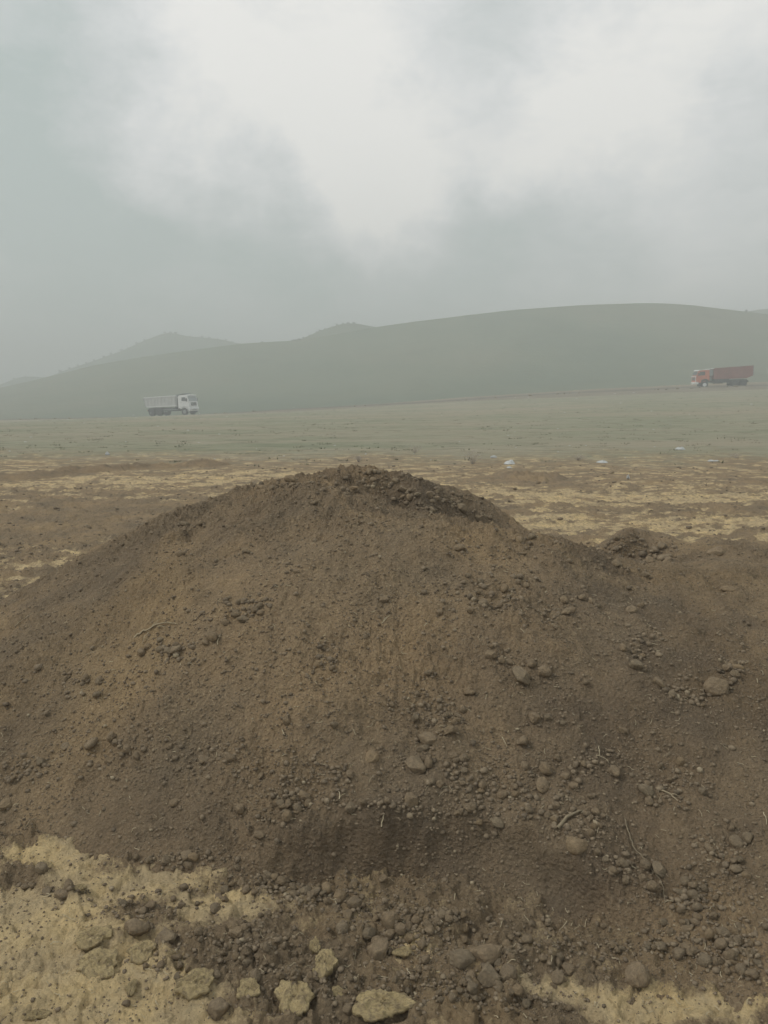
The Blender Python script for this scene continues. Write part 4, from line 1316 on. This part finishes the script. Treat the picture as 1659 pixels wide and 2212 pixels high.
def red_truck():
    t = bpy.data.objects.new('dump_truck', None); C.objects.link(t)
    tag(t, 'red dump truck with orange cab, maroon bed and one white front wheel', 'truck')
    W = 1.22
    part('chassis', [bx(.6, 8.1, -.45, -.3, .85, 1.12), bx(.6, 8.1, .3, .45, .85, 1.12), bx(.9, 3.2, -.5, .5, .55, .95), bx(.5, .65, -1, 1, .7, 1.0), bx(3.4, 5.6, -1.1, 1.1, .75, 1.35)], 'dark_iron', t)
    bed = part('bed', [prism([(.75, 1.45), (-.05, 1.75), (-.1, 3.18), (.02, 3.18), (.08, 1.85), (.8, 1.57), (5.7, 1.45), (5.7, 1.33), (.75, 1.33)], -W + .08, W - .08)] +
               [prism([(.75, 1.38), (-.05, 1.70), (-.1, 3.22), (5.75, 2.98), (5.75, 1.36)], s * W, s * (W - .07)) for s in (-1, 1)] + [bx(5.68, 5.78, -W + .02, W - .02, 1.38, 3.0)], 'maroon_paint', t)
    for s in (-1, 1):
        for i in range(7):
            x = .25 + i * .85
            part('rib', bx(x, x + .1, s * W - .01, s * (W + .05), 1.72 if x < .7 else 1.42, 3.14 - x * .035), 'maroon_paint', bed, .01)
        part('side_rail', prism([(-.1, 3.14), (-.1, 3.26), (5.75, 3.02), (5.75, 2.90)], s * (W + .07), s * (W - .1)), 'maroon_paint', bed)
    part('tailgate', [bx(-.2, -.11, -W - .02, W + .02, 1.72, 3.15)], 'grey_steel', t, .01)
    part('tail_hook', bx(-.28, .0, -W - .06, -W + .1, 3.1, 3.24), 'white_paint', t)
    cab = part('cab', prism([(6.45, .98), (6.45, 2.72), (6.6, 2.82), (7.95, 2.80), (8.12, 2.70), (8.42, 1.95), (8.5, 1.85), (8.5, .95), (8.15, .85), (7.72, .85), (7.6, 1.15), (7.3, 1.32), (6.9, 1.35), (6.7, 1.2)], -W, W), 'orange_paint', t, .05)
    part('roof_panel', [prism([(6.5, 2.80), (6.5, 2.88), (8.0, 2.87), (8.22, 2.74), (8.22, 2.68), (7.95, 2.78)], -W - .02, W + .02)], 'white_paint', cab)
    part('windshield', prism([(8.155, 2.64), (8.41, 2.02), (8.43, 2.02), (8.175, 2.64)], -1.08, 1.08), 'glass_dark', cab)
    part('grille', bx(8.5, 8.53, -.8, .8, 1.25, 1.7), 'dark_iron', cab)
    for i in range(3):
        part('slat', bx(8.525, 8.55, -.78, .78, 1.32 + i * .13, 1.36 + i * .13), 'bed_grey', cab)
    part('trim_strip', [bx(8.5, 8.58, -W, W, 1.78, 1.88), bx(8.5, 8.56, W - .10, W + .02, 1.0, 1.85)], 'white_paint', cab)
    part('bumper', [prism([(8.1, .62), (8.1, .95), (8.52, .98), (8.62, .9), (8.58, .62)], -W - .02, W + .02)], 'white_paint', cab, .03)
    for s in (-1, 1):
        dr = part('door', prism([(6.85, 1.38), (6.82, 2.66), (8.0, 2.64), (8.26, 1.98), (8.26, 1.2), (7.75, 1.2), (7.5, 1.38)], s * (W + .012), s * (W - .03)), 'orange_paint', cab)
        part('window', prism([(7.15, 1.98), (7.15, 2.55), (7.92, 2.54), (8.14, 1.98)], s * (W + .022), s * (W - .01)), 'glass_dark', dr)
        part('handle', bx(6.9, 7.06, s * (W + .01), s * (W + .04), 1.72, 1.77), 'dark_iron', dr)
        part('headlight', disc(0, 0, 0, 0, .01, 6) if False else bx(8.6, 8.64, s * .7, s * 1.0, .7, .88), 'lamp_glass', cab)
        part('mirror', [bx(8.2, 8.27, s * (W + .1), s * (W + .28), 1.95, 2.4), bx(8.2, 8.24, s * W, s * (W + .15), 2.35, 2.4)], 'dark_iron', cab)
        part('mudguard', prism([(.75, 1.0), (.8, 1.18), (1.9, 1.24), (3.1, 1.2), (3.15, 1.0)], s * 1.2, s * .6), 'dark_iron', t)
        part('wheel_arch', prism([(6.55, .9), (6.6, 1.2), (6.9, 1.44), (7.3, 1.42), (7.65, 1.2), (7.75, .9), (7.66, .9), (7.55, 1.1), (7.25, 1.3), (6.95, 1.3), (6.72, 1.12), (6.66, .9)], s * (W + .02), s * (W - .3)), 'dark_iron', cab)
    part('air_intake', [bx(5.85, 6.4, -1.0, 1.0, 1.9, 2.85), bx(6.05, 6.18, .78, .9, 1.2, 2.4)], 'grey_steel', t, .03)
    part('hoist_cylinder', [disc(6.1, 1.5, -.2, .2, .18, 14), bx(6.0, 6.2, -.9, .9, 1.15, 1.35), bx(6.12, 6.2, .92, 1.0, 1.1, 1.95)], 'grey_steel', t)
    part('bed_visor', prism([(5.7, 2.95), (5.7, 3.02), (6.5, 2.98), (6.5, 2.92)], -1.1, 1.1), 'white_paint', t)
    part('fuel_tank', bx(4.4, 5.4, .5, 1.15, .62, 1.2), 'dark_iron', t, .05)
    part('battery_box', bx(4.4, 5.2, -1.15, -.5, .62, 1.15), 'dark_iron', t, .03)
    wheel(t, 7.15, .52, 1.19, .3, 'white_paint')
    wheel(t, 2.6, .52, 1.2, .28, 'dark_iron', True)
    wheel(t, 1.28, .52, 1.2, .28, 'dark_iron', True)
    return t


def place_truck(t, px, Yd, heading, xmid, sc=1.0):
    d = ray(px, 1000)
    X0 = d[0] / d[1] * Yd * 1.0
    # the vertical line through px leans a little with depth below the horizon: refine on the road level
    z = float(plain_z(np.array([X0]), np.array([Yd]))[0]) + .12
    for _ in range(3):
        vv = (z - EYE) / Yd
        # solve photo x for this point
        depth = Yd * CP - (z - EYE) * SP
        X0 = (px - CX) / FPX * depth
        z = float(plain_z(np.array([X0]), np.array([Yd]))[0]) + .12 + .14 * float(gnoise(np.array([X0 * .045]), np.array([Yd * .07]), 52)[0])
    hx, hy = math.cos(heading), math.sin(heading)
    slope = float(plain_z(np.array([X0 + 3]), np.array([Yd]))[0] - plain_z(np.array([X0 - 3]), np.array([Yd]))[0]) / 6 * hx
    t.rotation_euler = (0, -math.atan(slope), heading)
    t.scale = (sc, sc, sc)
    t.location = (X0 - hx * xmid * sc, Yd - hy * xmid * sc, z - slope / abs(hx) * hx * xmid * sc * abs(hx))


tw = white_truck()
place_truck(tw, 372, YR, R(-20), 4.2, .96)
tr = red_truck()
place_truck(tr, 1559, YR, R(180 - 6), 4.2, .95)

# ------------------------------------------------------------------ the hazy air
bpy.context.view_layer.update()
hv, hf = bx(-880, 880, -880, 880, -8, 38)
haze = add('haze', mesh_np('haze', hv, hf, None, False))
bm = bmesh.new(); bm.from_mesh(haze.data); bmesh.ops.recalc_face_normals(bm, faces=bm.faces); bm.to_mesh(haze.data); bm.free()
hm = bpy.data.materials.new('haze')
hm.use_nodes = True
ht = hm.node_tree
ht.nodes.clear()
pv = N(ht, 'ShaderNodeVolumePrincipled')
pv.inputs['Color'].default_value = (.752, .785, .793, 1)
pv.inputs['Density'].default_value = .0051
pv.inputs['Anisotropy'].default_value = .2
link(ht, pv.outputs[0], N(ht, 'ShaderNodeOutputMaterial').inputs['Volume'])
haze.data.materials.append(hm)
tag(haze, 'pale dusty haze filling the air over the plain', 'haze', kind='stuff')
